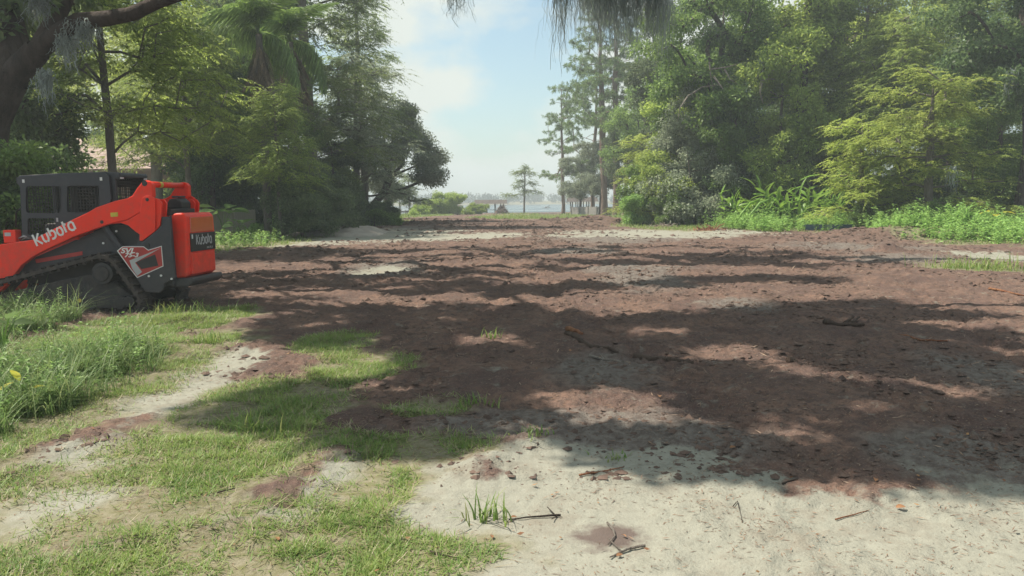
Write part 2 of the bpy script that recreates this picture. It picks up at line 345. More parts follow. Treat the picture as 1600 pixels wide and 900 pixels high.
def gsurf(x, y):                              # height of the built sheet
    x = np.asarray(x, float); y = np.asarray(y, float)
    k = np.interp(y, ysr, np.arange(nr)); k0 = np.clip(k.astype(int), 0, nr - 2); fk = k - k0
    def row(kk): 
        u = np.interp(x / scl[kk], us, np.arange(nc)); u0 = np.clip(u.astype(int), 0, nc - 2); fu = u - u0
        return GZ[kk, u0] * (1 - fu) + GZ[kk, u0 + 1] * fu
    return row(k0) * (1 - fk) + row(k0 + 1) * fk
def gs(x, y): return float(gsurf(np.array([x]), np.array([y]))[0])

# ------------------------------------------------------------------ lake, far shore
m, nt, N, L, B = newmat('lake_water')
B.inputs['Base Color'].default_value = (0.06, 0.09, 0.10, 1); B.inputs['Roughness'].default_value = 0.12; B.inputs['IOR'].default_value = 1.33
nbump(nt, B, nnoise(nt, 0.9, 5, 0.6, stretch=(0.35, 1, 1)), 0.35, 0.25)
L.new(nramp(nt, nnoise(nt, 0.012, 3, 0.5, stretch=(0.3, 1, 1)), 0.4, 0.6, (0.08,) * 3, (0.45,) * 3), B.inputs['Roughness'])
tag(MB().add([(-3000, 118, LAKE_Z), (3000, 118, LAKE_Z), (3000, 700, LAKE_Z), (-3000, 700, LAKE_Z)], [(0, 1, 2, 3)]).build('lake', m), kind='structure')
# ------------------------------------------------------------------ plants: leaves, branches, trees
def leaf_quads(P, D, Nn, Ln, W, droop=0.0):
    D = nrm(D); S = nrm(np.cross(D, Nn)); Ln = np.broadcast_to(Ln, len(P))[:, None]; W = np.broadcast_to(W, len(P))[:, None]
    dz = np.array([0, 0, -1.0])
    mid = P + D * Ln * 0.48 + dz * Ln * droop * 0.25
    V = np.stack([P, mid + S * W * 0.5, P + D * Ln + dz * Ln * droop, mid - S * W * 0.5], 1)
    return V.reshape(-1, 3)
def quads_mesh(name, V):
    return mesh_np(name, V, np.arange(len(V)).reshape(-1, 4))
def rdir(r, n, up=0.0):
    d = r.normal(size=(n, 3)); d[:, 2] += up; return nrm(d)
def lv_broad(r, C, R, per, L0, W0, flat=0.7, droop=0.15):
    n = len(C) * per; k = np.repeat(np.arange(len(C)), per)
    o = rdir(r, n) * (r.random((n, 1)) ** 0.5) * np.asarray(R).reshape(-1, 1)[k if np.ndim(R) else np.zeros(n, int)]
    o[:, 2] *= flat
    P = C[k] + o
    D = nrm(nrm(o) * 0.7 + r.normal(size=(n, 3)) * 0.6 + np.array([0, 0, -0.15]))
    Nn = nrm(np.array([-0.15, -0.1, 0.55]) + r.normal(size=(n, 3)) * 0.8)
    s = 0.7 + 0.6 * r.random(n)
    return leaf_quads(P, D, Nn, L0 * s, W0 * s, droop)
def lv_spray(r, C, out, R, twigs, per, L0, W0, droop=0.35):
    nc_ = len(C); T = nc_ * twigs; k = np.repeat(np.arange(nc_), twigs)
    td = nrm(out[k] * 0.8 + r.normal(size=(T, 3)) * np.array([0.75, 0.75, 0.22])); tl = R * (0.55 + 0.75 * r.random(T))
    st = C[k] + r.normal(size=(T, 3)) * R * np.array([0.3, 0.3, 0.2])
    n = T * per; q = np.repeat(np.arange(T), per); s = np.tile((np.arange(per) + 0.5) / per, T)
    P = st[q] + td[q] * (tl[q] * s)[:, None]; P[:, 2] -= droop * tl[q] * s ** 2
    sd = np.where(r.random(n) < 0.5, 1, -1)[:, None]
    S = nrm(np.cross(td[q], np.array([0, 0, 1.0]))) * sd
    D = nrm(S * 0.8 + td[q] * 0.7 + np.array([0, 0, -0.25]) + r.normal(size=(n, 3)) * 0.2)
    Nn = nrm(np.array([0, 0, 1.0]) + r.normal(size=(n, 3)) * 0.4)
    sz = (1.1 - 0.5 * s) * (0.7 + 0.6 * r.random(n))
    return leaf_quads(P, D, Nn, L0 * sz, W0 * sz, 0.2)
def lv_pine(r, C, R, tufts, per, L0, W0):
    T = len(C) * tufts; k = np.repeat(np.arange(len(C)), tufts)
    tc_ = C[k] + rdir(r, T) * (r.random((T, 1)) ** 0.5) * R * np.array([1, 1, 0.55])
    n = T * per; q = np.repeat(np.arange(T), per)
    D = rdir(r, n, 0.35)
    return leaf_quads(tc_[q], D, rdir(r, n), L0 * (0.7 + 0.5 * r.random(n)), W0, 0.1)
def grow(r, trunk, C, attach=0.3, jit=0.12, seg=4, lift=0.35, tip=0.018, expo=2.3, rbase=None):
    """trunk: list of polylines (first = trunk); branches reach every clump in C. Returns segments P0,P1,R0,R1."""
    P = []; par = []; ok = []
    for li, line in enumerate(trunk):
        line = [np.array(p, float) for p in line]
        prev = -1
        if li: prev = int(np.argmin([np.linalg.norm(p - line[0]) for p in P]))
        for j, p in enumerate(line):
            if li and j == 0: continue
            P.append(p); par.append(prev); prev = len(P) - 1
            ok.append(True if li else j / max(1, len(line) - 1) >= attach)
    axis = np.array(trunk[0][0]); order = np.argsort(np.linalg.norm((C - P[-1])[:, :], axis=1) if False else np.hypot(C[:, 0] - axis[0], C[:, 1] - axis[1]) + 0.3 * r.random(len(C)))
    for ci in order:
        c = C[ci]; A = np.array(P); dv = c - A; d = np.linalg.norm(dv, axis=1)
        cost = d + 0.9 * np.maximum(0, A[:, 2] - c[2] + 0.15 * d) + np.where(ok, 0, 1e6)
        a = int(np.argmin(cost)); p0 = P[a]; L_ = d[a]; prev = a
        ns = max(1, min(seg, int(L_ / 0.5)))
        ctrl = (p0 + c) / 2 + np.array([0, 0, lift * 0.35 * L_]) + r.normal(size=3) * jit * L_
        for s in range(1, ns + 1):
            t = s / ns; q = (1 - t) ** 2 * p0 + 2 * t * (1 - t) * ctrl + t * t * c
            P.append(q); par.append(prev); ok.append(True); prev = len(P) - 1
    n = len(P); acc = np.zeros(n)
    kids = np.zeros(n, int)
    for i in range(n):
        if par[i] >= 0: kids[par[i]] += 1
    acc[kids == 0] = tip ** expo
    rad = np.zeros(n)
    for i in range(n - 1, -1, -1):
        rad[i] = acc[i] ** (1 / expo)
        if par[i] >= 0: acc[par[i]] += acc[i] + (0.1 * tip) ** expo
    P = np.array(P); par = np.array(par)
    if rbase:
        nt0 = len(trunk[0]); 
        f = rbase / rad[0]
        rad = rad * np.clip(f * np.ones(n), 0.5, 2.2) if f < 2.2 else rad * (1 + (f - 1) * np.clip((rad / rad[0]), 0, 1))
    sidx = np.where(par >= 0)[0]
    r0 = np.minimum(rad[par[sidx]], rad[sidx] * 1.35)
    if rbase: r0[0] = rbase * 1.35
    return P[par[sidx]], P[sidx], r0, rad[sidx]
def tubes(P0, P1, R0_, R1, n=6):
    T = nrm(P1 - P0); ref = np.where(np.abs(T[:, 2:3]) > 0.9, np.array([[1.0, 0, 0]]), np.array([[0, 0, 1.0]]))
    A = nrm(np.cross(T, ref)); Bv = np.cross(T, A); q = np.arange(n) * 2 * math.pi / n
    ring = np.cos(q)[None, :, None] * A[:, None] + np.sin(q)[None, :, None] * Bv[:, None]
    V = np.stack([P0[:, None] - (T * R0_[:, None] * 0.25)[:, None] + ring * R0_[:, None, None], P1[:, None] + ring * R1[:, None, None]], 1).reshape(-1, 3)
    b = (np.arange(len(P0)) * 2 * n)[:, None]; k = np.arange(n); k2 = (k + 1) % n
    Fq = np.stack([b + k, b + k2, b + n + k2, b + n + k], -1).reshape(-1, 4)
    return V, Fq
def lobes(r, env, nl, per, rl):
    """env: list of (centre, radii) crown ellipsoids -> clump centres gathered in lobes with gaps between"""
    C = []
    for (c, rad), n in zip(env, nl):
        c = np.array(c, float); rad = np.array(rad, float)
        lc = c + rdir(r, n) * (r.random((n, 1)) ** 0.35) * rad * 0.8
        for q in lc: C.append(q + rdir(r, per) * (r.random((per, 1)) ** 0.45) * rl * np.array([1, 1, 0.65]))
    return np.concatenate(C)
def make_tree(name, trunk, C, kind, bark, leafm, seed, rbase, per=200, R=0.55, L0=0.15, W0=0.08, attach=0.35, sides=7, **kw):
    r = np.random.default_rng(seed)
    root = empty(name)
    P0, P1, r0, r1 = grow(r, trunk, C, attach, rbase=rbase, **kw)
    V, Fq = tubes(P0, P1, r0, r1, sides)
    link('trunk', mesh_np('trunk', V, Fq, True), bark, root)
    if kind == 'broad': LV = lv_broad(r, C, R * (0.75 + 0.5 * r.random(len(C))), per, L0, W0)
    elif kind == 'spray':
        out = C - np.array(trunk[0][0]); out[:, 2] = 0; out = nrm(out)
        LV = lv_spray(r, C, out, R, 9, per // 9, L0, W0)
    elif kind == 'pine': LV = lv_pine(r, C, R, max(3, per // 36), 36, L0, W0)
    link('crown', quads_mesh('crown', LV), leafm, root)
    return root
USED = set()
def put(proto, px, Y, label, cat='tree', group=None, s=1.0, rz=None, sz=None, leaf=None, bark=None, x=None, name=None, dz=0.0):
    first = proto.name not in USED
    o = proto if first else copy_tree(proto)
    if first: USED.add(proto.name); 
    X = at(px, Y) if x is None else x
    o.location = (X, Y, gz(X, Y) - 0.05 + dz); o.scale = (s, s, s if sz is None else sz)
    o.rotation_euler = (0, 0, rz if rz is not None else (px * 0.37 + Y) % 6.28)
    tag(o, label, cat, group)
    for ch in o.children:
        mm = leaf if ch.name.startswith('crown') else bark if ch.name.startswith('trunk') else None
        ch.material_slots[0].link = 'OBJECT'; ch.material_slots[0].material = mm or ch.data.materials[0]
    return o
def rtrunk(r, h, lean=0.05, n=7, bend=0.03, base=(0, 0, 0)):
    p = np.array(base, float); d = r.normal(size=2) * lean; L_ = []
    for i in range(n + 1):
        t = i / n; L_.append((p[0] + d[0] * h * t + r.normal() * bend * h * 0.15 * (i > 0), p[1] + d[1] * h * t + r.normal() * bend * h * 0.15 * (i > 0), p[2] + h * t))
    return L_
PR = {}
def proto_broad(key, h, cr_, seed, cb=0.35, nl=12, per=190, R=0.7, rl=1.5, L0=0.17, W0=0.09, rb=0.22, cper=9, bark='bark', leaf='mid', attach=0.3):
    r = np.random.default_rng(seed); tr = rtrunk(r, h * 0.86)
    env = [((0, 0, h * (cb + (1 - cb) * 0.5)), (cr_, cr_, h * (1 - cb) * 0.52)), ((r.normal() * cr_ * .3, r.normal() * cr_ * .3, h * (cb + 0.18)), (cr_ * 0.95, cr_ * 0.95, h * 0.13))]
    C = lobes(r, env, (nl, nl // 3), cper, rl)
    PR[key] = make_tree(key, [tr], C, 'broad', M[bark], M[leaf], seed, rb, per, R, L0, W0, attach)
def proto_cyp(key, h, cr_, seed, cb=0.25, nc_=130, per=126, R=0.9, L0=0.17, W0=0.045, rb=0.22, leaf='cyp', per_limb=6, taper=0.6):
    r = np.random.default_rng(seed); tr = rtrunk(r, h * 0.97, 0.02, 10, 0.015); C = []
    nl = max(8, nc_ // per_limb)
    for i in range(nl):                        # sprays gathered along separate sweeping limbs, so tiers and gaps show
        t = cb + (1 - cb) * (i + r.random()) / nl; a = i * 2.4 + r.normal() * 0.5
        w = cr_ * (1 - taper * ((t - cb) / (1 - cb)) ** 1.5) * (0.55 + 0.6 * r.random()); rise = r.normal() * 0.12 + 0.08
        for k in range(per_limb):
            q = 0.3 + 0.7 * (k + r.random()) / per_limb; b = a + r.normal() * 0.22
            C.append((w * q * math.cos(b), w * q * math.sin(b), h * t + rise * w * q - 0.10 * w * q * q + r.normal() * 0.10))
    PR[key] = make_tree(key, [tr], np.array(C), 'spray', M['barkg'], M[leaf], seed, rb, per, R, L0, W0, 0.2, lift=0.15)
def proto_pine(key, h, cr_, seed, cb=0.5, nc_=60, per=180, R=0.55, L0=0.3, W0=0.03, rb=0.2, leaf='pine'):
    r = np.random.default_rng(seed); tr = rtrunk(r, h * 0.97, 0.02, 12, 0.015); C = []
    for _ in range(nc_):
        t = cb + (1 - cb) * r.random(); a = r.random() * 6.283; w = cr_ * (1 - 0.6 * ((t - cb) / (1 - cb)) ** 1.6) * (0.3 + 0.7 * r.random() ** 0.6)
        C.append((w * math.cos(a), w * math.sin(a), h * t + 0.2 * w))
    PR[key] = make_tree(key, [tr], np.array(C), 'pine', M['barkp'], M[leaf], seed, rb, per, R, L0, W0, 0.4, lift=0.2)
proto_broad('round_tree', 11, 3.6, 1, 0.22, 15, 200, 0.62, 1.25, 0.17, 0.085, 0.2)
proto_broad('tall_tree', 17, 4.0, 2, 0.14, 26, 190, 0.72, 1.4, 0.19, 0.10, 0.3)
proto_broad('leaning_tree', 14, 4.2, 3, 0.3, 16, 200, 0.7, 1.35, 0.18, 0.095, 0.26)
proto_broad('slender_tree', 9, 2.4, 4, 0.08, 14, 170, 0.5, 0.9, 0.14, 0.07, 0.13)
proto_broad('bush', 3.0, 1.7, 5, 0.05, 12, 150, 0.38, 0.6, 0.13, 0.065, 0.06, 8, attach=0.1)
proto_broad('thicket_bush', 4.2, 2.2, 6, 0.04, 14, 170, 0.45, 0.75, 0.14, 0.07, 0.07, 8, attach=0.08)
proto_broad('low_bush', 1.5, 1.3, 7, 0.02, 9, 130, 0.28, 0.4, 0.11, 0.06, 0.03, 7, attach=0.05)
proto_cyp('cypress', 9.5, 4.0, 11, 0.2, 200, 207, 0.95, 0.19, 0.06, taper=0.45, per_limb=8)
proto_cyp('roadside_cypress', 11, 3.5, 15, 0.36, 260, 189, 0.95, 0.18, 0.055, 0.13)
proto_cyp('tall_cypress', 22, 5.4, 12, 0.22, 300, 180, 1.35, 0.25, 0.07, 0.36, 'cypd')
proto_cyp('young_cypress', 6, 2.2, 13, 0.35, 60, 126, 0.75, 0.2, 0.06, 0.12)
proto_pine('tall_pine', 25, 4.2, 21, 0.36, 150, 252, 0.75, 0.34, 0.04, 0.34)
proto_pine('pine', 16, 3.2, 22, 0.25, 90, 216, 0.65, 0.32, 0.04, 0.22)
# ------------------------------------------------------------------ the two great oaks whose limbs meet over the clearing
SHADE = [(ell(px, py, rx, ry), int(n * 1.15)) for px, py, rx, ry, n in (
    (880, 600, 300, 60, 66), (1420, 640, 300, 90, 84), (1330, 545, 330, 32, 76), (690, 515, 300, 34, 74), (1000, 520, 260, 25, 34), (1200, 500, 360, 8, 26), (1100, 445, 260, 8, 26), (800, 460, 200, 12, 24),
    (860, 405, 420, 18, 120), (1250, 412, 230, 10, 34), (560, 440, 260, 18, 46), (420, 465, 140, 26, 24), (170, 475, 200, 24, 40), (110, 440, 120, 20, 24),
    (430, 632, 90, 28, 12), (610, 680, 110, 28, 16), (1060, 715, 200, 22, 22), (1500, 730, 160, 30, 16), (700, 630, 120, 25, 14))]
LIT = [ell(*a) for a in ((1200, 468, 330, 20), (560, 575, 75, 20), (1140, 560, 60, 10), (1250, 590, 60, 9), (700, 760, 420, 40), (200, 760, 330, 80), (960, 480, 110, 12),
       (600, 424, 40, 7), (560, 472, 50, 7), (1480, 610, 70, 10), (1010, 636, 80, 9), (870, 628, 70, 10), (1040, 525, 60, 5), (1140, 552, 80, 9), (1235, 572, 70, 9), (300, 505, 60, 8), (420, 462, 60, 5), (730, 411, 60, 3), (900, 402, 60, 3), (1080, 395, 60, 3), (1360, 650, 60, 9), (1250, 690, 70, 10), (1540, 545, 50, 6), (800, 540, 50, 5), (640, 610, 50, 7), (1190, 425, 80, 4), (340, 620, 40, 14), (1460, 428, 150, 12))]
rs = np.random.default_rng(77); SP = []
for (cx, cy_, rx, ry), n in SHADE:
    k = 0
    for _ in range(n * 8):
        if k >= n: break
        a = rs.random() * 6.283; q = math.sqrt(rs.random()); x = cx + rx * q * math.cos(a); y = cy_ + ry * q * math.sin(a)
        if any(((x - l[0]) / (l[2] + 0.28)) ** 2 + ((y - l[1]) / (l[3] + 0.28)) ** 2 < 1.0 for l in LIT): continue
        for _t in range(12):
            h = 7.5 + 5.5 * rs.random(); t = h / TOSUN[2]; sx_, sy_ = x + TOSUN[0] * t, y + TOSUN[1] * t
            if h > topz(sy_) + 1.3: SP.append((sx_, sy_, h)); k += 1; break
SP = np.array(SP)  # unseen crown clumps, shaped so their shadows land on the SHADE spots
TL = zat(18, 330, 15.5); TLx = TL[0]
trunkA = [(TLx - 0.75, 15.5, gz(TLx, 15.5) - 0.1), (TLx - 0.65, 15.5, 1.6), tuple(zat(-14, 190, 15.5)), tuple(zat(14, 125, 15.4)), tuple(zat(60, 78, 15.3))]
limbs = [trunkA,
  [trunkA[-1]] + [tuple(zat(a, b, d)) for a, b, d in ((92, 52, 15.2), (125, 33, 15.1), (165, 29, 15), (205, 22, 14.9), (245, 4, 14.8), (300, -14, 14.7), (390, -50, 14.6), (520, -95, 14.5), (640, -120, 14.2))],
  [trunkA[-1]] + [tuple(zat(a, b, d)) for a, b, d in ((80, 40, 15.4), (96, 10, 15.6), (112, -30, 16), (170, -110, 17), (260, -190, 18))],
  [trunkA[-2]] + [tuple(zat(a, b, d)) for a, b, d in ((18, 60, 15.8), (5, 10, 16.4), (-20, -60, 17), (40, -160, 19))]]
trunkB = [(15.5, 15.0, -0.1), (15.2, 15.0, 2.0), (14.6, 14.8, 4.2), (13.8, 14.5, 5.8)]
limbsB = [trunkB,
  [trunkB[-1], (11.5, 13.6, 6.6), (9, 13, 6.9), (6.5, 12.4, 6.5), (4.5, 12.1, 6.3), (2.5, 12, 6.1), (0.6, 11.8, 6.0), (-1.2, 11.2, 6.1)],
  [trunkB[-1], (12.5, 16.5, 7.8), (10, 19, 9.2), (7, 21, 10)], [trunkB[-1], (13, 12.5, 7.5), (10.5, 10.5, 8.6), (7.5, 9.5, 9.2)]]
dA = np.hypot(SP[:, 0] - TLx, SP[:, 1] - 16); dB = np.hypot(SP[:, 0] - 14, SP[:, 1] - 15)
inA = dA < dB * 1.05
crownA = np.concatenate([SP[inA], np.array([tuple(zat(px, py, d)) for px, py, d in ((20, 10, 16), (-10, 40, 15.5), (120, 5, 17.5), (60, -10, 15), (40, 30, 16.5), (-30, 90, 16), (150, -30, 17), (220, -40, 16))])])
def oak(name, lines, C, seed, rb, label, per):
    r = np.random.default_rng(seed); root = empty(name, lines[0][0]); b = np.array(lines[0][0])
    lines = [[np.array(p) - b for p in l] for l in lines]; C = C - b
    P0, P1, r0, r1 = grow(r, lines, C, 0.8, rbase=rb, tip=0.02, expo=2.5, seg=6)
    # main limbs keep at least the girth the picture shows
    k = 0
    for li, l in enumerate(lines):
        n = len(l) - 1
        for j in range(n):
            t = j / n; g = rb * ((1.15 - 0.45 * t) if li == 0 else (0.58 - 0.42 * t))
            r0[k] = max(r0[k], g); r1[k] = max(r1[k], rb * ((1.15 - 0.45 * (j + 1) / n) if li == 0 else (0.58 - 0.42 * (j + 1) / n))); k += 1
    V, Fq = tubes(P0, P1, r0, r1, 12)
    link('trunk', mesh_np('trunk', V, Fq, True), M['bark'], root)
    link('crown', quads_mesh('crown', lv_broad(r, C, 0.22 + 0.33 * r.random(len(C)), per, 0.18, 0.10)), M['oak'], root)
    return tag(root, label, 'tree')
oak('live_oak', limbs, crownA, 5, 0.33, 'huge dark oak with thick bent limb arching over the red loader', 150)
oak('overhanging_oak', limbsB, SP[~inA], 6, 0.45, 'mossy oak whose boughs hang in over the clearing above the picture', 150)

# ------------------------------------------------------------------ hanging moss
def moss(name, pt, label, n=60, L_=1.0, w=0.25, seed=0, th=0.006, group=None):
    r = np.random.default_rng(seed); V = []; F = []; n = int(n * 4)
    sg = 14
    for i in range(n):
        q = r.normal(size=2) * w * 0.5; ln = L_ * (0.55 + 0.45 * r.random() ** 1.3) * math.exp(-0.3 * (np.hypot(*q) / w) ** 2)
        a = r.random() * 3.14; s = np.array([math.cos(a), math.sin(a), 0]); p = np.array([q[0], q[1], r.random() * 0.12])
        walk = np.zeros(3); base = len(V); ww = th * (0.6 + 0.8 * r.random())
        for j in range(sg + 1):
            t = j / sg; walk = walk + r.normal(size=3) * 0.024; c = walk + p + np.array([q[0] * 0.25 * t, q[1] * 0.25 * t, -ln * t])
            wj = ww * (1 - 0.75 * t) * (0.6 + 0.8 * r.random())
            V += [c - s * wj, c + s * wj]
        F += [(base + 2 * j, base + 2 * j + 1, base + 2 * j + 3, base + 2 * j + 2) for j in range(sg)]
    o = link(name, mesh_np(name, V, F), M['moss']); o.location = pt
    return tag(o, label, 'moss', group)
def mtop(px, Y, z): 
    x = at(px, Y, z); return (x, Y, z)
for i, (px, Y, bot, n, w, lab) in enumerate((
    (713, 9.0, 52, 26, 0.05, 'single thin wisp of grey moss dangling alone against the blue sky'),
    (876, 11.6, 108, 34, 0.13, 'bluish moss tail with one long strand, leftmost of the hanging curtain'),
    (906, 11.8, 60, 70, 0.25, 'short ragged bluish moss beside the longest dangling strand'),
    (938, 12.0, 92, 110, 0.3, 'broad grey moss curtain hanging in front of the tall pine top'),
    (966, 12.2, 84, 120, 0.3, 'dense grey moss beard in the middle of the hanging curtain'),
    (994, 12.1, 70, 110, 0.3, 'short thick grey moss tuft right of the middle of the curtain'),
    (1020, 12.3, 66, 110, 0.3, 'ragged grey moss tuft before the leafy trees, second from the curtain end'),
    (1036, 12.0, 115, 60, 0.16, 'long narrow grey moss tail closing the right end of the curtain'))):
    top = topz(Y) + 0.9 - (0.55 if px == 713 else 0); zb = zat(px, bot + (0 if px == 713 else 18), Y)[2]
    moss('spanish_moss', mtop(px, Y, top), lab, n, top - zb, w, i, group='moss curtain above the clearing')
for i, (px, py, Y, L_, n, w, lab) in enumerate((
    (62, -4, 14.8, 0.55, 60, 0.2, 'pale moss tuft hanging between the two oak limbs'),
    (104, 62, 15.1, 0.65, 50, 0.16, 'pale moss hanging under the thick oak limb near its fork'),
    (132, 40, 15.0, 0.55, 50, 0.2, 'short pale moss fringe under the oak limb farther out'),
    (70, 118, 15.2, 0.7, 40, 0.12, 'pale moss strand beside the dark oak trunk'),
    (1490, 262, 33.0, 1.2, 16, 0.22, 'whitish moss beard under the bright yellow green cypress'),
    (1372, 262, 40.5, 1.1, 14, 0.25, 'greyish moss hanging from the low boughs behind the broad leaved clump'),
    (1578, 112, 33.4, 1.3, 16, 0.25, 'pale moss strands on the dark vine covered tree at the edge'),
    (1190, 95, 44.0, 1.2, 14, 0.25, 'pale moss on the snapped branches of the mossy tree'))):
    moss('spanish_moss', tuple(zat(px, py, Y)), lab, n // 2, L_, w, 50 + i, th=0.005 + 0.0005 * Y)

# ------------------------------------------------------------------ trees along the two sides
T = put
P_ = PR
T(P_['roadside_cypress'], 190, 25, 'bright feathery cypress behind the loader cab', s=1.0, rz=0.4, leaf=M['cypg'])
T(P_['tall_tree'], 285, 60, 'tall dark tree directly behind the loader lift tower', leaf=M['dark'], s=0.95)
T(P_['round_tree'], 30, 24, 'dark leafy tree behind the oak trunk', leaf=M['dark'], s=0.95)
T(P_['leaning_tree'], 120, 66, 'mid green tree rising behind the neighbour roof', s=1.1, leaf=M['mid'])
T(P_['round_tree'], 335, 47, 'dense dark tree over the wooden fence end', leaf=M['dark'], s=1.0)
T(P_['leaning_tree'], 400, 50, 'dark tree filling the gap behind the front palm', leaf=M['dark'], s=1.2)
T(P_['tall_cypress'], 493, 47, 'tall cypress with bare upper trunk and long feathery boughs', s=1.0, rz=1.0)
T(P_['tall_tree'], 440, 56, 'tall dark tree behind the pair of palms', leaf=M['dark'], s=1.0)
T(P_['slender_tree'], 305, 47, 'slender sunlit tree beyond the fence corner', leaf=M['light'], s=1.0)
T(P_['cypress'], 560, 54, 'feathery hazy grey green cypress right of the tall bare trunk', leaf=M['grey'], s=1.15)
T(P_['round_tree'], 530, 52, 'dark leafy tree at the foot of the tall cypress', leaf=M['oak'], s=0.6)
T(P_['tall_cypress'], 330, 62, 'faint tall cypress far behind the palms', s=0.9, leaf=M['cypd'])
T(P_['tall_tree'], 230, 58, 'tall mid green tree far behind the neighbour house', s=0.9, leaf=M['mid'])
T(P_['leaning_tree'], 20, 46, 'mid green tree far behind the oak and the fence', s=1.0, leaf=M['mid'])
T(P_['slender_tree'], 603, 74, 'slim upright trunk with vines beside the waterside oak', s=1.25, leaf=M['grey'], bark=M['barkg'])
T(P_['young_cypress'], 626, 112, 'thin sapling at the shore left of the other sapling', s=0.75, leaf=M['cypd'])
T(P_['young_cypress'], 640, 108, 'thin pale sapling at the shore with its trunk before water', s=0.95, leaf=M['cypd'])
# spreading oak that leans out over the clearing at the water end of the row
rw = np.random.default_rng(9)
wx, wy = at(568, 62), 62.0
wl_ = [[(0, 0, 0), (0.5, 0, 1.0), (1.6, -.2, 2.2), (2.4, -.3, 3.6), (3.4, -.4, 4.6)], [(2.4, -.3, 3.6), (3.8, 0, 4.2), (5.2, .2, 4.9), (6.4, 0, 5.6)], [(3.4, -.4, 4.6), (3.3, -.3, 6.2), (3.8, 0, 7.6), (4.2, 0.2, 8.6)], [(1.6, -.2, 2.2), (3.4, -1, 2.6), (5, -1.2, 3.2), (6.3, -1.2, 3.6)]]
wc = lobes(rw, [((3.6, 0, 7.2), (3.0, 2.6, 2.6)), ((5.2, 0, 5.2), (1.9, 2.2, 1.2)), ((5.4, -0.8, 3.6), (1.4, 1.8, 0.7)), ((1.0, 0, 6.0), (1.6, 2.2, 2))], (15, 7, 5, 6), 8, 0.95)
o = make_tree('waterside_oak', wl_, wc, 'broad', M['bark'], M['grey'], 9, 0.30, 120, 0.62, 0.17, 0.09, 0.4)
o.location = (wx, wy, gz(wx, wy)); tag(o, 'spreading hazy blue green oak leaning towards the lake opening', 'tree')
T(P_['young_cypress'], 819, 118, 'lone young cypress standing by itself at the shore', s=1.2, rz=2.2, leaf=M['cypd'])
# right side
T(P_['tall_pine'], 944, 82, 'tallest pine with slim bare trunk, nearer the lake opening', s=1.0, rz=1.0)
T(P_['tall_pine'], 963, 80, 'tall pine with pinkish bare trunk beside its taller twin', s=0.98, rz=3.0)
T(P_['pine'], 880, 98, 'pine with sparse boughs standing nearest the open water', s=1.0, rz=0.4)
T(P_['pine'], 925, 92, 'shorter pine between the shore pine and the tall pair', s=1.12, rz=2.0)
T(P_['round_tree'], 906, 90, 'small hazy leafy tree left of the picket fence', s=0.72, leaf=M['grey'])
T(P_['round_tree'], 938, 84, 'hazy leafy tree behind the picket fence middle', s=0.85, leaf=M['grey'])
T(P_['leaning_tree'], 976, 78, 'leafy tree with reddish trunk at the picket fence end', s=0.78, leaf=M['oak'], bark=M['barkp'])
T(P_['leaning_tree'], 1018, 72, 'hazy green tree just behind the roadside thicket', s=1.0, leaf=M['mid'])
T(P_['tall_tree'], 1062, 62, 'tall loose crowned tree behind the thicket and the moss', s=1.05, leaf=M['oak'])
T(P_['leaning_tree'], 1112, 47, 'vine hung tree with snapped reddish branch', s=1.15, leaf=M['mid'], rz=2)
T(P_['tall_tree'], 1160, 58, 'tall mid green tree behind the snapped branch', s=1.05, leaf=M['mid'])
T(P_['tall_tree'], 1242, 46, 'big tree with the thickest dark trunk behind the broad leaved clump', s=1.05, leaf=M['light'], rz=1.5)
T(P_['leaning_tree'], 1322, 56, 'leafy tree right of the thickest dark trunk', s=1.15, leaf=M['light'])
T(P_['tall_cypress'], 1405, 50, 'tall bright cypress with spreading dark limbs against the sky', s=0.85, leaf=M['cyp'], rz=4)
T(P_['roadside_cypress'], 1330, 47, 'airy yellow green cypress above the broad leaved clump', s=1.3, rz=2, leaf=M['cypg'])
T(P_['cypress'], 1448, 35, 'low bright yellow green cypress sweeping over the weeds', s=0.9, sz=0.72, rz=2.5)
T(P_['roadside_cypress'], 1535, 43, 'feathery green cypress between the low one and the edge tree', s=0.95, leaf=M['cypg'], rz=5)
T(P_['roadside_cypress'], 1398, 43, 'feathery green cypress rising right behind the low sweeping one', s=1.05, leaf=M['cypg'], rz=1.2)
T(P_['cypress'], 1345, 37, 'smaller yellow green cypress left of the low sweeping one', s=0.6, sz=0.55, rz=0.5)
T(P_['cypress'], 1010, 54, 'small yellow green cypress poking above the roadside thicket', s=0.62)
T(P_['roadside_cypress'], 1500, 50, 'tall light green cypress behind the low sweeping one', s=1.35, leaf=M['cypg'])
T(P_['leaning_tree'], 1590, 35, 'dark vine covered tree at the very edge beside the weeds', s=1.05, leaf=M['dark'])
T(P_['round_tree'], 1545, 42, 'dark leafy tree between the low cypress and the edge tree', s=0.9, leaf=M['dark'])
T(P_['round_tree'], 1200, 52, 'dark round tree filling the shade left of the thickest trunk', s=0.8, leaf=M['dark'])  # dark leaf colour stands in for deep shade on both sides of the trunk
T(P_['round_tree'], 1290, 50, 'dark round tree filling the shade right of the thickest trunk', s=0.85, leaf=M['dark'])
T(P_['tall_tree'], 1640, 48, 'tall light green tree leaning in at the edge behind the vines', s=1.0, leaf=M['light'])
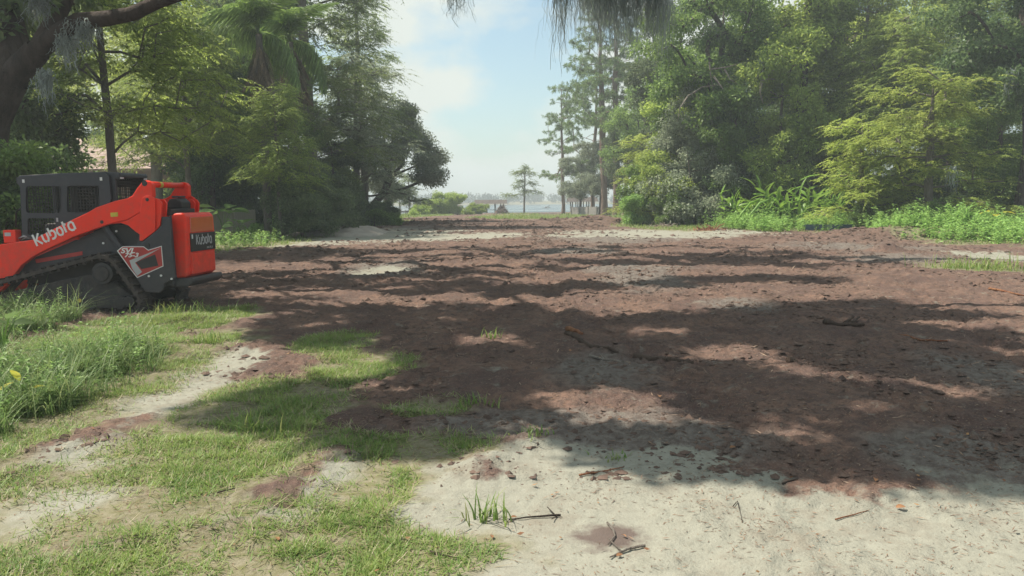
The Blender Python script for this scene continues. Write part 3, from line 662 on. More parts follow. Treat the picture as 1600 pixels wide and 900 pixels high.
for px, Y, s, leaf, lab in (
    (1045, 51, 1.05, 'light', 'sunlit slim tree rising out of the brushy thicket'), (1092, 49, 1.2, 'grey', 'greyish vine draped slim tree left of the snapped branch'),
    (1150, 46, 1.0, 'mid', 'slim green tree between the snapped branch and the clump'), (1215, 44.5, 1.1, 'light', 'slim light tree draping the thickest trunk'),
    (1290, 50, 1.0, 'light', 'slim light tree right above the broad leaved clump'),
    (1480, 46, 1.1, 'light', 'slim light tree above the low sweeping cypress'), (1560, 38, 0.95, 'mid', 'slim green tree beside the dark edge tree'),
    (332, 44, 1.2, 'dark', 'slim dark tree left of the palms'), (478, 43, 0.8, 'mid', 'slim tree covering the tall cypress foot'),
    (525, 50, 0.8, 'cypd', 'slim pale tree right of the tall cypress trunk'), (384, 52, 1.2, 'mid', 'slim green tree behind the fence end shrubs')):
    T(P_['slender_tree'], px, Y, lab, s=s, leaf=M[leaf])
T(P_['roadside_cypress'], 440, 35.5, 'feathery cypress hanging in front of the palm trunks', s=0.62, leaf=M['cypg'], rz=1)
T(P_['roadside_cypress'], 296, 37, 'feathery green cypress between the house and the palms', s=1.0, leaf=M['cypg'], rz=4)
T(P_['tall_cypress'], 572, 60, 'tall hazy cypress leaning its boughs over the waterside oak', s=0.82, rz=2.5, leaf=M['cypd'])
T(P_['tall_cypress'], 250, 44, 'tall feathery cypress behind the loader arms', s=0.85, rz=3.3, leaf=M['cyp'])
T(P_['tall_tree'], 380, 66, 'tall hazy tree far behind the front palm', s=1.1, leaf=M['mid'])
# shrubs and undergrowth, each its own plant
for key, px, Y, s, leaf, lab in (
    ('thicket_bush', 5, 14.8, 0.85, 'dark', 'dark broad shrub beside the oak trunk above the loader arm'),
    ('thicket_bush', 62, 17, 0.8, 'dark', 'dark shrub showing just behind the loader cab roof'),
    ('thicket_bush', 472, 36.5, 0.85, 'oak', 'dark leafy shrub hiding the front palm trunk'), ('thicket_bush', 500, 39, 0.95, 'oak', 'dark leafy shrub hiding the second palm trunk'), ('thicket_bush', 44, 14.3, 0.72, 'mid', 'leafy shrub growing against the dark oak trunk'),
    ('bush', 270, 47, 1.0, 'dark', 'dark shrub behind the loader tower and beyond the fence'),
    ('thicket_bush', 420, 45, 1.0, 'dark', 'dark thicket below the front palm'),
    ('thicket_bush', 490, 44, 1.0, 'oak', 'dark thicket at the foot of the tall cypress'),
    ('thicket_bush', 535, 47, 0.75, 'oak', 'dark thicket right of the tall cypress foot'),
    ('bush', 575, 52, 0.7, 'oak', 'dark shrub under the leaning waterside oak'),
    ('bush', 600, 58, 0.7, 'oak', 'dark shrub where the left tree row meets the clearing'),
    ('thicket_bush', 390, 46, 1.1, 'dark', 'dark shrub behind the fence end'),
    ('low_bush', 428, 39, 0.9, 'weed', 'low bright bush at the fence end'),
    ('low_bush', 585, 50, 0.9, 'mid', 'low green bush at the end of the sand heap'),
    ('low_bush', 604, 53, 0.8, 'mid', 'low green bush at the corner where the grass begins'),
    ('bush', 668, 112, 0.9, 'light', 'pale green shrub by the shore before the water'),
    ('bush', 690, 110, 1.3, 'light', 'larger pale shrub behind the reddish brush heap'),
    ('bush', 715, 112, 1.25, 'light', 'pale shrub right of the reddish brush heap'),
    ('low_bush', 745, 108, 1.3, 'light', 'low pale shrub below the boathouse'),
    ('low_bush', 655, 104, 1.2, 'light', 'low pale shrub leftmost along the shore'),
    ('thicket_bush', 1012, 50, 1.0, 'mid', 'green thicket at the corner of the right tree row'),
    ('thicket_bush', 1050, 48, 1.2, 'light', 'sunlit brushy thicket left of the snapped branch tree'),
    ('thicket_bush', 1085, 46, 1.25, 'grey', 'greyish twiggy thicket in front of the vine hung tree'),
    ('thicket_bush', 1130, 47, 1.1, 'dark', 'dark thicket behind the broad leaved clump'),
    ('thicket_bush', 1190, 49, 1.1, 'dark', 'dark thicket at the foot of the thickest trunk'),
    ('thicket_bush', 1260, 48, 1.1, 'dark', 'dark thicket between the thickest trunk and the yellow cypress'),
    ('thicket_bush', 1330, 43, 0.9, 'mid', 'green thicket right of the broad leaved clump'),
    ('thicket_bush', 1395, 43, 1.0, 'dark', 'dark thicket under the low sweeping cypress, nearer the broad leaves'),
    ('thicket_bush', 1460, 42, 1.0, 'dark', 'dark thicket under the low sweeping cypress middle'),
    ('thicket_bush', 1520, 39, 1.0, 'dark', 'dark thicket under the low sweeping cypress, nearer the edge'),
    ('thicket_bush', 1580, 37, 1.05, 'mid', 'leafy thicket at the foot of the edge tree'),
    ('bush', 1446, 33.6, 0.55, 'mid', 'green shrub hiding the low cypress trunk'), ('bush', 1348, 36, 0.5, 'mid', 'green shrub hiding the smaller yellow cypress trunk'),
    ('bush', 1005, 47, 0.8, 'weed', 'bright low shrub at the tip of the right thicket'),
    ('bush', 1040, 45, 0.75, 'mid', 'green shrub at the foot of the right thicket')):
    T(P_[key], px, Y, lab, 'shrub', s=s, leaf=M[leaf])

# ------------------------------------------------------------------ snapped branch on the vine hung tree, snags
def snag(px, py, Y, pts, label, mat, r0=0.12):
    b = zat(px, py, Y); mb = MB()
    for line in pts:
        mb.tube([(a, 0.15 * math.sin(3 * a), c) for a, c in line], [r0 * (1 - 0.8 * i / (len(line) - 1)) for i in range(len(line))], 6)
    o = mb.build('broken_branch', mat, smooth=True); o.location = tuple(b); return tag(o, label, 'branch')
snag(1108, 108, 45.5, [[(0, 0.4), (.1, -.3), (.3, -1.2)], [(.1, 0), (1.0, .1), (2.0, 0.35)], [(.3, -.4), (.9, -1.2), (1.3, -2.4)], [(.9, 0), (1.2, -.6), (1.9, -1.0)]], 'snapped branch with splintered red end high in the vine hung tree', M['deadwood'], 0.055)
snag(1190, 128, 44.2, [[(0, 0), (.3, .2), (.8, .15)], [(0, 0), (-.1, -.6), (.15, -1.2)], [(.3, .2), (.5, .6), (.9, .7)]], 'bleached forked dead branch near the thickest trunk', M['deadwood'], 0.10)
snag(1075, 150, 45.0, [[(0, 0), (.8, .5), (1.8, .6)], [(.4, .2), (.9, -.5), (1.4, -1.6)], [(0, 0), (-.5, -.7), (-.6, -1.5)]], 'tangle of bare grey twigs above the greyish thicket', M['deadwood'], 0.05)
# ------------------------------------------------------------------ palms
def frond_mesh(seed, L_=3.0, n=46, dead=False):
    r = np.random.default_rng(seed); V = []; F = []
    def spine(t):
        return np.array([L_ * (t - 0.18 * t * t) * (0.35 if dead else 1), 0, (L_ * (0.5 * t - 1.15 * t * t)) if not dead else -L_ * t])
    pts = [spine(i / 10) for i in range(11)]
    for i in range(10):
        a, b = pts[i], pts[i + 1]; w = 0.035 * (1 - i / 11); s = np.array([0, w, 0]); u = np.array([0, 0, w])
        k = len(V); V += [a - s, a + s, b + s, b - s, a + u, b + u]; F += [(k, k + 1, k + 2, k + 3), (k + 1, k + 4, k + 5, k + 2), (k + 4, k, k + 3, k + 5)]
    for i in range(n):
        t = 0.12 + 0.88 * i / n; p = spine(t); tg = nrm(spine(min(1, t + .02)) - p)
        for sd in (-1, 1):
            ll = L_ * 0.30 * math.sin(math.pi * min(1, 0.18 + 0.8 * t)) * (0.8 + 0.4 * r.random())
            d = nrm(np.array([0, sd, 0]) * 0.75 + tg * 0.55 + np.array([0, 0, r.normal() * 0.25])); w = 0.024
            m1 = p + d * ll * 0.5 + np.array([0, 0, -0.12 * ll]); e = p + d * ll * 0.7 + np.array([0, 0, -0.75 * ll]); sv = nrm(np.cross(d, [0, 0, 1.0]) + 1e-3) * w
            k = len(V); V += [p - sv * .6, p + sv * .6, m1 + sv, m1 - sv, e + sv * 0.2, e - sv * 0.2]; F += [(k, k + 1, k + 2, k + 3), (k + 3, k + 2, k + 4, k + 5)]
    return mesh_np('frond', V, F)
FR = [frond_mesh(i, 3.1) for i in range(3)]; FD = [frond_mesh(10 + i, 1.9, 22, True) for i in range(2)]
for f in FR: f.materials.append(M['palm'])
for f in FD: f.materials.append(M['dead'])
def palm(px, Y, h, seed, label, s=1.0):
    r = np.random.default_rng(seed); b = G(px, Y); root = empty('palm_tree', tuple(b)); lx = r.normal() * 0.02
    pts = [(lx * h * t + 0.05 * math.sin(3 * t + seed), 0, h * t) for t in np.linspace(0, 1, 12)]
    MB().tube(pts, [0.2 - 0.05 * t for t in np.linspace(0, 1, 12)], 10).build('trunk', M['barkg'], root, smooth=True)
    for i in range(24):
        o = link('frond', FR[i % 3], None, root); o.location = (pts[-1][0], 0, h + 0.1 * r.random()); 
        o.rotation_euler = (0, -1.3 + 1.75 * ((i * 0.618) % 1), i * 2.399); o.scale = (s,) * 3
    for i in range(30):
        o = link('dead_frond', FD[i % 2], None, root); o.location = (pts[-1][0], 0, h - 0.1 - 1.6 * r.random() ** 1.5); o.rotation_euler = (r.normal() * .12, r.normal() * 0.15, i * 2.399)
    tag(root, label, 'palm')
palm(418, 37.5, 9.5, 1, 'front palm with bright drooping fronds and a skirt of dead leaves', 1.0)
palm(466, 41, 9.8, 2, 'second palm half hidden right behind the front palm', 1.0)
palm(368, 46, 8.0, 3, 'shaded palm left behind the front palm', 0.95)

# ------------------------------------------------------------------ broad leaved clump by the right tree row
def big_leaf(L_, W_, fold=0.25, seed=0):
    n = 7; V = []; F = []
    for i in range(n + 1):
        t = i / n; w = W_ * 0.5 * math.sin(math.pi * min(1, t * 0.9 + 0.06)) ** 0.8 if t < 1 else 0.004; z = -0.35 * L_ * t * t
        V += [(L_ * t, -w, z + fold * w), (L_ * t, 0, z), (L_ * t, w, z + fold * w)]
    for i in range(n):
        a = 3 * i; F += [(a, a + 3, a + 4, a + 1), (a + 1, a + 4, a + 5, a + 2)]
    return mesh_np('leaf', V, F, True)
BL = [big_leaf(0.85, 0.15), big_leaf(1.05, 0.19), big_leaf(0.7, 0.2)]
for b_ in BL: b_.materials.append(M['ginger'])
def ginger(px, Y, n, hh, seed, label, s=1.0, name='broadleaf_plant'):
    r = np.random.default_rng(seed); b = G(px, Y); root = empty(name, tuple(b)); mb = MB()
    for i in range(n):
        a = r.random() * 6.283; ln = hh * (0.55 + 0.5 * r.random()); lean = 0.15 + 0.5 * r.random(); st = np.array([r.normal() * 0.35, r.normal() * 0.3, 0])
        P = [st + np.array([math.cos(a) * lean * ln * t * t, math.sin(a) * lean * ln * t * t, ln * t * (1 - 0.12 * t)]) for t in np.linspace(0, 1, 6)]
        mb.tube(P, [0.018] * 5 + [0.008], 5)
        for j in range(6):
            t = 0.35 + 0.65 * j / 5; q = st + np.array([math.cos(a) * lean * ln * t * t, math.sin(a) * lean * ln * t * t, ln * t * (1 - 0.12 * t)])
            o = link('leaf', BL[r.integers(3)], None, root); o.location = tuple(q); o.rotation_euler = (r.normal() * .5, -0.75 + 0.5 * r.normal(), a + (1.3 if j % 2 else -1.3) + r.normal() * 0.5)
            k = s * (0.8 + 0.35 * r.random()); o.scale = (k, k, k)
    mb.build('stem', M['ginger'], root, smooth=True); tag(root, label, 'plant', 'broad leaved plants under the right trees')
ginger(1150, 42.5, 7, 2.0, 1, 'broad leaved plant at the thicket side of its clump')
ginger(1195, 41.5, 9, 2.4, 2, 'tall broad leaved plant left of the clump middle')
ginger(1230, 41, 9, 2.3, 3, 'glossy broad leaved plant in the clump middle')
ginger(1270, 41.5, 9, 2.8, 4, 'tallest broad leaved plant on the cypress side of the clump')
ginger(1305, 41, 6, 1.9, 5, 'broad leaved plant nearest the yellow cypress')
# fallen arching stalks beside the clump
for i, (px, Y, lab) in enumerate(((1185, 38.6, 'arching bent leaf stalk reaching down to the dirt by the clump'), (1200, 38.9, 'second bent yellowing stalk lying across the weeds'))):
    b = G(px, Y); mb = MB(); mb.tube([(0, 0, 1.5), (-.5, -.2, 1.35), (-1.0, -.4, .8), (-1.5, -.6, 0.02)], [.05, .06, .05, .02], 5)
    o = mb.build('bent_stalk', M['weed'] if i else M['ginger'], smooth=True); o.location = tuple(b); tag(o, lab, 'stalk')
# big single leaves: taro by the weeds at both sides
def taro(px, Y, n, L_, W_, h, mat, seed, label):
    r = np.random.default_rng(seed); b = G(px, Y); b[2] = gs(b[0], b[1]); root = empty('large_leaf_plant', tuple(b)); me = big_leaf(L_, W_, 0.15); me.materials.append(mat); mb = MB()
    for i in range(n):
        a = i * 2.4 + seed; q = np.array([math.cos(a) * h * 0.35, math.sin(a) * h * 0.35, h * (0.75 + 0.35 * r.random())])
        mb.tube([(0, 0, 0), q * [.4, .4, .6], q], [0.012, 0.01, 0.006], 5)
        o = link('leaf', me, None, root); o.location = tuple(q); o.rotation_euler = (r.normal() * .3, -0.3 + .3 * r.normal(), a)
    mb.build('stem', M['weed'], root); tag(root, label, 'plant')
taro(1552, 31.5, 5, 0.45, 0.3, 0.8, M['yellow'], 1, 'yellow leaved plant standing in the right weeds')
taro(350, 40, 8, 0.9, 0.65, 1.3, M['cover'], 2, 'pale large leaved plant in front of the fence')
taro(372, 37.5, 6, 0.6, 0.45, 0.7, M['cover'], 3, 'low pale large leaved plant beside the loader rear')
taro(40, 6.0, 3, 0.15, 0.06, 0.2, M['yellow'], 4, 'yellow and orange leaf standing in the near weeds')
taro(6, 8.2, 7, 0.24, 0.20, 0.36, M['dark'], 5, 'dark round leaved plant at the near weeds edge')

# ------------------------------------------------------------------ grass, weeds and litter
def in_zone(els, n, r, seed, nz=0.45, bare=True):
    out = []
    A = np.array([e[2] * e[3] for e in els]); pr = A ** 0.8 / (A ** 0.8).sum()
    k = r.choice(len(els), size=n, p=pr); E = np.array(els)[k]
    a = r.random(n) * 6.283; q = np.sqrt(r.random(n)) * 1.15
    x = E[:, 0] + E[:, 2] * q * np.cos(a); y = E[:, 1] + E[:, 3] * q * np.sin(a)
    w = zone(x, y, els, 0.35, nz, seed=seed)
    if bare: w = w * (1 - 0.9 * zone(x, y, BARE, 0.8, 0.9, seed=71))
    clump = np.clip(0.42 + 1.7 * fbm(x * 3.4, y * 3.4, 101, 4), 0.03, 1)
    ok = (r.random(n) < w * clump) & (y > 1.7); return x[ok], y[ok]
def blades(r, x, y, h, w, lean=0.6, seg=2):
    n = len(x); z = gsurf(x, y) - 0.005; a = r.random(n) * 6.283; d = np.stack([np.cos(a), np.sin(a), np.zeros(n)], 1); s = np.stack([-np.sin(a), np.cos(a), np.zeros(n)], 1)
    P = np.stack([x, y, z], 1); h = (h * (0.5 + 0.8 * r.random(n)))[:, None]; w = (w * (0.7 + 0.6 * r.random(n)))[:, None]; l = (lean * (0.2 + r.random(n)))[:, None]
    rings = []
    for j in range(seg + 1):
        t = j / seg; c = P + np.array([0, 0, 1.0]) * h * (t - 0.35 * l * t * t) + d * h * l * t * t; ww = w * (1 - 0.85 * t ** 1.5) * 0.5
        rings += [c - s * ww, c + s * ww]
    V = np.stack(rings, 1); k = 2 * (seg + 1); b = (np.arange(n) * k)[:, None]
    F = np.concatenate([np.stack([b[:, 0] + 2 * j, b[:, 0] + 2 * j + 1, b[:, 0] + 2 * j + 3, b[:, 0] + 2 * j + 2], 1) for j in range(seg)])
    return V.reshape(-1, 3), F
rg = np.random.default_rng(4)
NEARG = [g for g in GRASS if g[1] < 12]; FARG = [g for g in GRASS if g[1] >= 12]
x, y = in_zone(NEARG, 270000, rg, 51)
V, Fb = blades(rg, x, y, 0.042 * (1 + 0.05 * y), 0.0055 * (1 + 0.05 * y), 1.7, 1)
tag(link('short_grass', mesh_np('short_grass', V, Fb), M['grass']), 'short sunlit grass growing patchily over the near sand', 'grass', kind='stuff')
x, y = in_zone(NEARG, 45000, rg, 52)
V, Fb = blades(rg, x, y, 0.05 * (1 + 0.05 * y), 0.006 * (1 + 0.05 * y), 2.6, 1)
M['straw'] = leafmat('dry_straw', (0.24, 0.20, 0.12), (0.34, 0.29, 0.18), (0.42, 0.37, 0.25), trans=0.2, nscale=3)
tag(link('dry_thatch', mesh_np('dry_thatch', V, Fb), M['straw']), 'dry straw coloured thatch lying in the near grass', 'grass', kind='stuff')
x, y = in_zone(FARG, 130000, rg, 51, bare=False)
V, Fb = blades(rg, x, y, 0.11 + 0.0015 * y, 0.012 + 0.0005 * y, 0.9, 1)
tag(link('far_grass', mesh_np('far_grass', V, Fb), M['grass']), 'grass on the banks beyond the bare dirt', 'grass', kind='stuff')
LU = [ell(*a) for a in ((60, 612, 120, 56), (10, 530, 40, 26), (110, 580, 70, 30), (20, 655, 60, 36), (0, 500, 24, 16))]
x, y = in_zone(LU, 26000, rg, 5, 0.6, False)
V, Fb = blades(rg, x, y, 0.18 + 0.38 * rg.random(len(x)) ** 2.5, 0.008, 1.3, 4)
tag(link('tall_weeds', mesh_np('tall_weeds', V, Fb), M['tallgrass']), 'tall tangled grass and weeds in front of the loader tracks', 'weeds', kind='stuff')
def leafy(r, x, y, h, per, L0, W0):
    n = len(x); z = gsurf(x, y); k = np.repeat(np.arange(n), per); t = r.random(n * per); hh = h * (0.5 + 0.7 * r.random(n)); ln = r.normal(size=(n, 2)) * 0.25
    P = np.stack([x[k] + ln[k, 0] * hh[k] * t, y[k] + ln[k, 1] * hh[k] * t, z[k] + hh[k] * (0.1 + 0.9 * t)], 1)
    a = r.random(n * per) * 6.283; D = np.stack([np.cos(a), np.sin(a), 0.3 + 0.3 * r.normal(size=n * per)], 1)
    return leaf_quads(P, D, nrm(np.array([0, 0, 1.0]) + r.normal(size=(n * per, 3)) * 0.3), L0 * (0.6 + 0.7 * r.random(n * per)), W0 * (0.7 + 0.6 * r.random(n * per)), 0.3)
x, y = in_zone(LU, 1500, rg, 6, 0.5, False)
tag(link('leafy_weeds', quads_mesh('leafy_weeds', leafy(rg, x, y, 0.12 + 0.32 * rg.random(len(x)) ** 1.5, 20, 0.055, 0.022)), M['weed']), 'leafy green weeds among the tall near grass', 'weeds', kind='stuff')
CV = [ell(*a) for a in ((1250, 357, 120, 6), (1340, 354, 120, 8), (1430, 354, 130, 9), (1530, 357, 100, 12), (1590, 375, 60, 12), (1190, 360, 40, 4), (1440, 367, 90, 6), (1530, 368, 70, 8))]
x, y = in_zone(CV, 15000, rg, 8, 0.3, False)
tag(link('ground_vines', quads_mesh('ground_vines', leafy(rg, x, y, 0.45 + 0.6 * rg.random(len(x)) ** 1.5, 24, 0.12, 0.06)), M['cover']), 'bright vines and weeds along the edge of the right trees', 'weeds', kind='stuff')
CL = [ell(*a) for a in ((380, 378, 60, 16), (430, 362, 50, 8), (350, 392, 40, 12), (480, 352, 40, 6), (590, 349, 30, 4), (1020, 348, 40, 6), (1100, 352, 50, 5))]
x, y = in_zone(CL, 3000, rg, 9, 0.3, False)
tag(link('fence_weeds', quads_mesh('fence_weeds', leafy(rg, x, y, 0.5, 22, 0.11, 0.06)), M['weed']), 'green weeds below the fence and tree rows', 'weeds', kind='stuff')
# tufts and single clumps of grass that stand out
for px, py, n, h, lab in ((750, 812, 26, 0.16, 'grass tuft with long blades standing in the pale sand'), (785, 815, 12, 0.15, 'smaller grass tuft just right of the long bladed tuft'), (395, 680, 60, 0.2, 'pale upright grass tuft among the short grass'), (770, 535, 20, 0.14, 'straw coloured tuft on the dark churned soil'),
                          (835, 695, 40, 0.06, 'low green grass patch at the edge of the pale sand'), (745, 637, 46, 0.10, 'dark green tuft on the soil above the sand'), (290, 492, 160, 0.22, 'dry grass clump behind the loader track'), (325, 540, 70, 0.16, 'green grass clump on the soil below the loader rear'), (1535, 421, 260, 0.3, 'green grass clump beside the dirt bank'), (960, 716, 24, 0.05, 'tiny green sprig at the shadow edge on sand')):
    p = ground(px, py); k = 0.02 + n * 0.0004 * (1 + p[1] * 0.12); q = rg.normal(size=(n, 2)) * k
    V, Fb = blades(rg, p[0] + q[:, 0] * 1.6, p[1] + q[:, 1], h, 0.008 + 0.0005 * p[1], 0.9, 3)
    c = V.mean(0); c[2] = gs(p[0], p[1]); o = link('grass_tuft', mesh_np('grass_tuft', V - c, Fb), M['grass']); o.location = tuple(c); tag(o, lab, 'grass tuft', kind='stuff' if n >= 40 else None)
# clods of soil, twigs and fallen leaves that nobody could count
ico = [(0, 0, 1), (.9, 0, .45), (.28, .85, .45), (-.72, .53, .45), (-.72, -.53, .45), (.28, -.85, .45)]
def clods(r, x, y, s, name, mat, lab):
    n = len(x); B_ = np.array(ico); jit = 1 + 0.35 * r.normal(size=(n, 6, 1)); a = r.random(n) * 6.283
    V = B_[None] * jit * s[:, None, None] * np.array([1.2, 1, 0.75]); ca_, sa = np.cos(a)[:, None], np.sin(a)[:, None]
    V = np.stack([V[..., 0] * ca_ - V[..., 1] * sa, V[..., 0] * sa + V[..., 1] * ca_, V[..., 2] - 0.3 * s[:, None]], -1) + np.stack([x, y, gsurf(x, y)], 1)[:, None]
    f = np.array([(0, 1, 2), (0, 2, 3), (0, 3, 4), (0, 4, 5), (0, 5, 1)]); F = (np.arange(n)[:, None, None] * 6 + f[None]).reshape(-1, 3)
    return tag(link(name, mesh_np(name, V.reshape(-1, 3), F), mat), lab, 'soil', kind='stuff')
M['clod'] = solid('soil_clod', (0.14, 0.098, 0.08), 0.95, (0.08, 0.06, 0.052), 4, spec=0.1)
n = 70000; yy = np.exp(rg.random(n) * math.log(70 / 4.2)) * 4.2; xx = (rg.random(n) * 1.7 - 0.85) * np.minimum(yy, 9 + .25 * yy)
dw = (1 - 0.985 * zone(xx, yy, SAND, 0.9)) * (1 - zone(xx, yy, GRASS, 0.35, seed=51)) * np.clip(0.35 + 1.6 * fbm(xx * 0.9, yy * 0.9, 33, 3), 0, 1)
ok = rg.random(n) < dw; xx, yy = xx[ok], yy[ok]; s = (0.010 + 0.0016 * yy) * (0.4 + 1.6 * rg.random(len(xx)) ** 3)
clods(rg, xx, yy, s, 'soil_clods', M['clod'], 'loose clods of dark soil strewn over the cleared ground')
for nm, els, cnt, mat, lab in (('berm_clods', [ell(*a) for a in ((1330, 374, 80, 5), (1430, 371, 80, 6), (1520, 368, 50, 5), (930, 347, 50, 5), (640, 351, 75, 2), (480, 396, 60, 5), (1385, 396, 24, 4))], 5200, M['clod'], 'heaped clods along the pushed up dirt banks'),):
    x, y = in_zone(els, cnt, rg, 12, 0.3, False); clods(rg, x, y, (0.03 + 0.0012 * y) * (0.4 + 1.4 * rg.random(len(x)) ** 2), nm, mat, lab)
n = 40000; yy = np.exp(rg.random(n) * math.log(26 / 2.2)) * 2.2; xx = (rg.random(n) * 1.7 - 0.85) * yy
ok = rg.random(n) < np.clip(0.45 + 1.5 * fbm(xx * 1.7, yy * 1.7, 203, 3), 0.02, 1); xx, yy = xx[ok], yy[ok]; n = len(xx)
a = rg.normal(size=n) * 0.9; Ln = (0.012 + 0.006 * yy) * (0.4 + 1.2 * rg.random(n) ** 2)
V = leaf_quads(np.stack([xx, yy, gsurf(xx, yy) + 0.004], 1), np.stack([np.cos(a), np.sin(a), 0.12 * rg.normal(size=n)], 1), np.tile([0, 0, 1.0], (n, 1)) + rg.normal(size=(n, 3)) * 0.2, Ln, 0.0025 + 0.0006 * yy)
tag(link('twig_litter', quads_mesh('twig_litter', V), M['litter']), 'needles and twig scraps littered over sand and soil', 'litter', kind='stuff')
n = 9000; yy = np.exp(rg.random(n) * math.log(34 / 3.2)) * 3.2; xx = (rg.random(n) * 1.7 - 0.85) * yy
ok = rg.random(n) < np.clip(0.4 + 1.6 * fbm(xx * 0.8, yy * 0.8, 303, 3), 0.05, 1) * (1 - 0.8 * zone(xx, yy, GRASS, 0.4, seed=51)) * (1 - 0.92 * zone(xx, yy, SAND, 0.6)); xx, yy = xx[ok], yy[ok]; n = len(xx)
a = rg.random(n) * 6.283; Ln = (0.02 + 0.007 * yy) * (0.3 + 1.3 * rg.random(n) ** 2.5)
V = leaf_quads(np.stack([xx, yy, gsurf(xx, yy) + 0.010], 1), np.stack([np.cos(a), np.sin(a), 0.2 * rg.normal(size=n)], 1), np.tile([0, 0, 1.0], (n, 1)) + rg.normal(size=(n, 3)) * 0.3, Ln, 0.004 + 0.0010 * yy)
M['mulch'] = leafmat('wood_fibre', (0.15, 0.105, 0.078), (0.22, 0.155, 0.11), (0.28, 0.21, 0.155), trans=0.03, nscale=6, rough=0.9)
tag(link('root_fibres', quads_mesh('root_fibres', V), M['mulch']), 'torn root fibres and wood scraps mixed into the soil', 'litter', kind='stuff')
n = 230; yy = np.exp(rg.random(n) * math.log(12 / 2.4)) * 2.4; xx = (rg.random(n) * 1.6 - 0.8) * yy; a = rg.random(n) * 6.283
V = leaf_quads(np.stack([xx, yy, gsurf(xx, yy) + 0.008], 1), np.stack([np.cos(a), np.sin(a), 0.25 * rg.random(n)], 1), np.tile([0, 0, 1.0], (n, 1)) + rg.normal(size=(n, 3)) * 0.4, 0.018 + 0.025 * rg.random(n), 0.008 + 0.012 * rg.random(n), -0.1)
M['fallen'] = leafmat('fallen_leaf', (0.26, 0.12, 0.06), (0.17, 0.09, 0.055), (0.34, 0.20, 0.09), trans=0.1, nscale=8, rough=0.8)
tag(link('fallen_leaves', quads_mesh('fallen_leaves', V), M['fallen']), 'small brown and orange leaves scattered on the ground', 'leaves', kind='stuff')
# ------------------------------------------------------------------ compact track loader
M['red'] = solid('orange_red_paint', (0.90, 0.030, 0.004), 0.42, (0.80, 0.028, 0.006), 3, spec=0.35, dust=0.4)
M['red2'] = solid('red_decal', (0.42, 0.03, 0.025), 0.45)
M['char'] = solid('charcoal_paint', (0.022, 0.025, 0.034), 0.5, (0.030, 0.032, 0.042), 3, dust=0.18)
M['black'] = solid('black_steel', (0.016, 0.016, 0.018), 0.6, (0.03, 0.027, 0.026), 5)
M['rubber'] = solid('muddy_rubber', (0.028, 0.025, 0.025), 0.9, (0.075, 0.058, 0.05), 7, bump=0.4)
M['mudsteel'] = solid('muddy_steel', (0.026, 0.025, 0.027), 0.8, (0.058, 0.048, 0.044), 6, bump=0.3)
M['white'] = solid('white_print', (0.72, 0.72, 0.72), 0.5, (0.66, 0.66, 0.66))
M['silver'] = solid('silver_print', (0.42, 0.43, 0.45), 0.4, (0.36, 0.37, 0.39))
M['lamp'] = solid('lamp_lens', (0.62, 0.64, 0.68), 0.15, (0.55, 0.57, 0.6))
M['yellowdecal'] = solid('yellow_decal', (0.62, 0.48, 0.05), 0.5)
M['steel'] = solid('bright_steel', (0.5, 0.5, 0.5), 0.25, metal=1)
M['tail'] = solid('tail_panel', (0.50, 0.035, 0.008), 0.16, (0.56, 0.045, 0.010), 3, coat=0.6)
YAW = math.radians(4.5)
LU_ = np.array([math.cos(YAW), -math.sin(YAW), 0]); LV_ = np.array([math.sin(YAW), math.cos(YAW), 0])
G0 = ground(150, 489)
WID = 1.46
def sd(px, py, off=0.0):                       # photo pixel -> (u, z) on the side plane lying off metres inside
    d = ray(px, py); t = ((G0 - CC) @ LV_ + off) / (d @ LV_); P = CC + d * t - G0
    return (P @ LU_, P[2])
def cs(cx, cy_, off=0.0): return sd(cx / 3.4625, 240 + cy_ / 3.4625, off)      # enlarged crop of the loader
def ol(pts, off): return [cs(a, b, off) for a, b in pts]
ldr = empty('track_loader', tuple(G0)); ldr.rotation_euler = (0, 0, -YAW)
tag(ldr, 'orange red compact track loader with charcoal cab parked on the dirt', 'track loader')
def plate(name, pts, off, th, mat, parent=ldr, bevel=0.008, ref=None):
    return MB().prism(ol(pts, off if ref is None else ref), off, off + th).build(name, mat, parent, bevel)
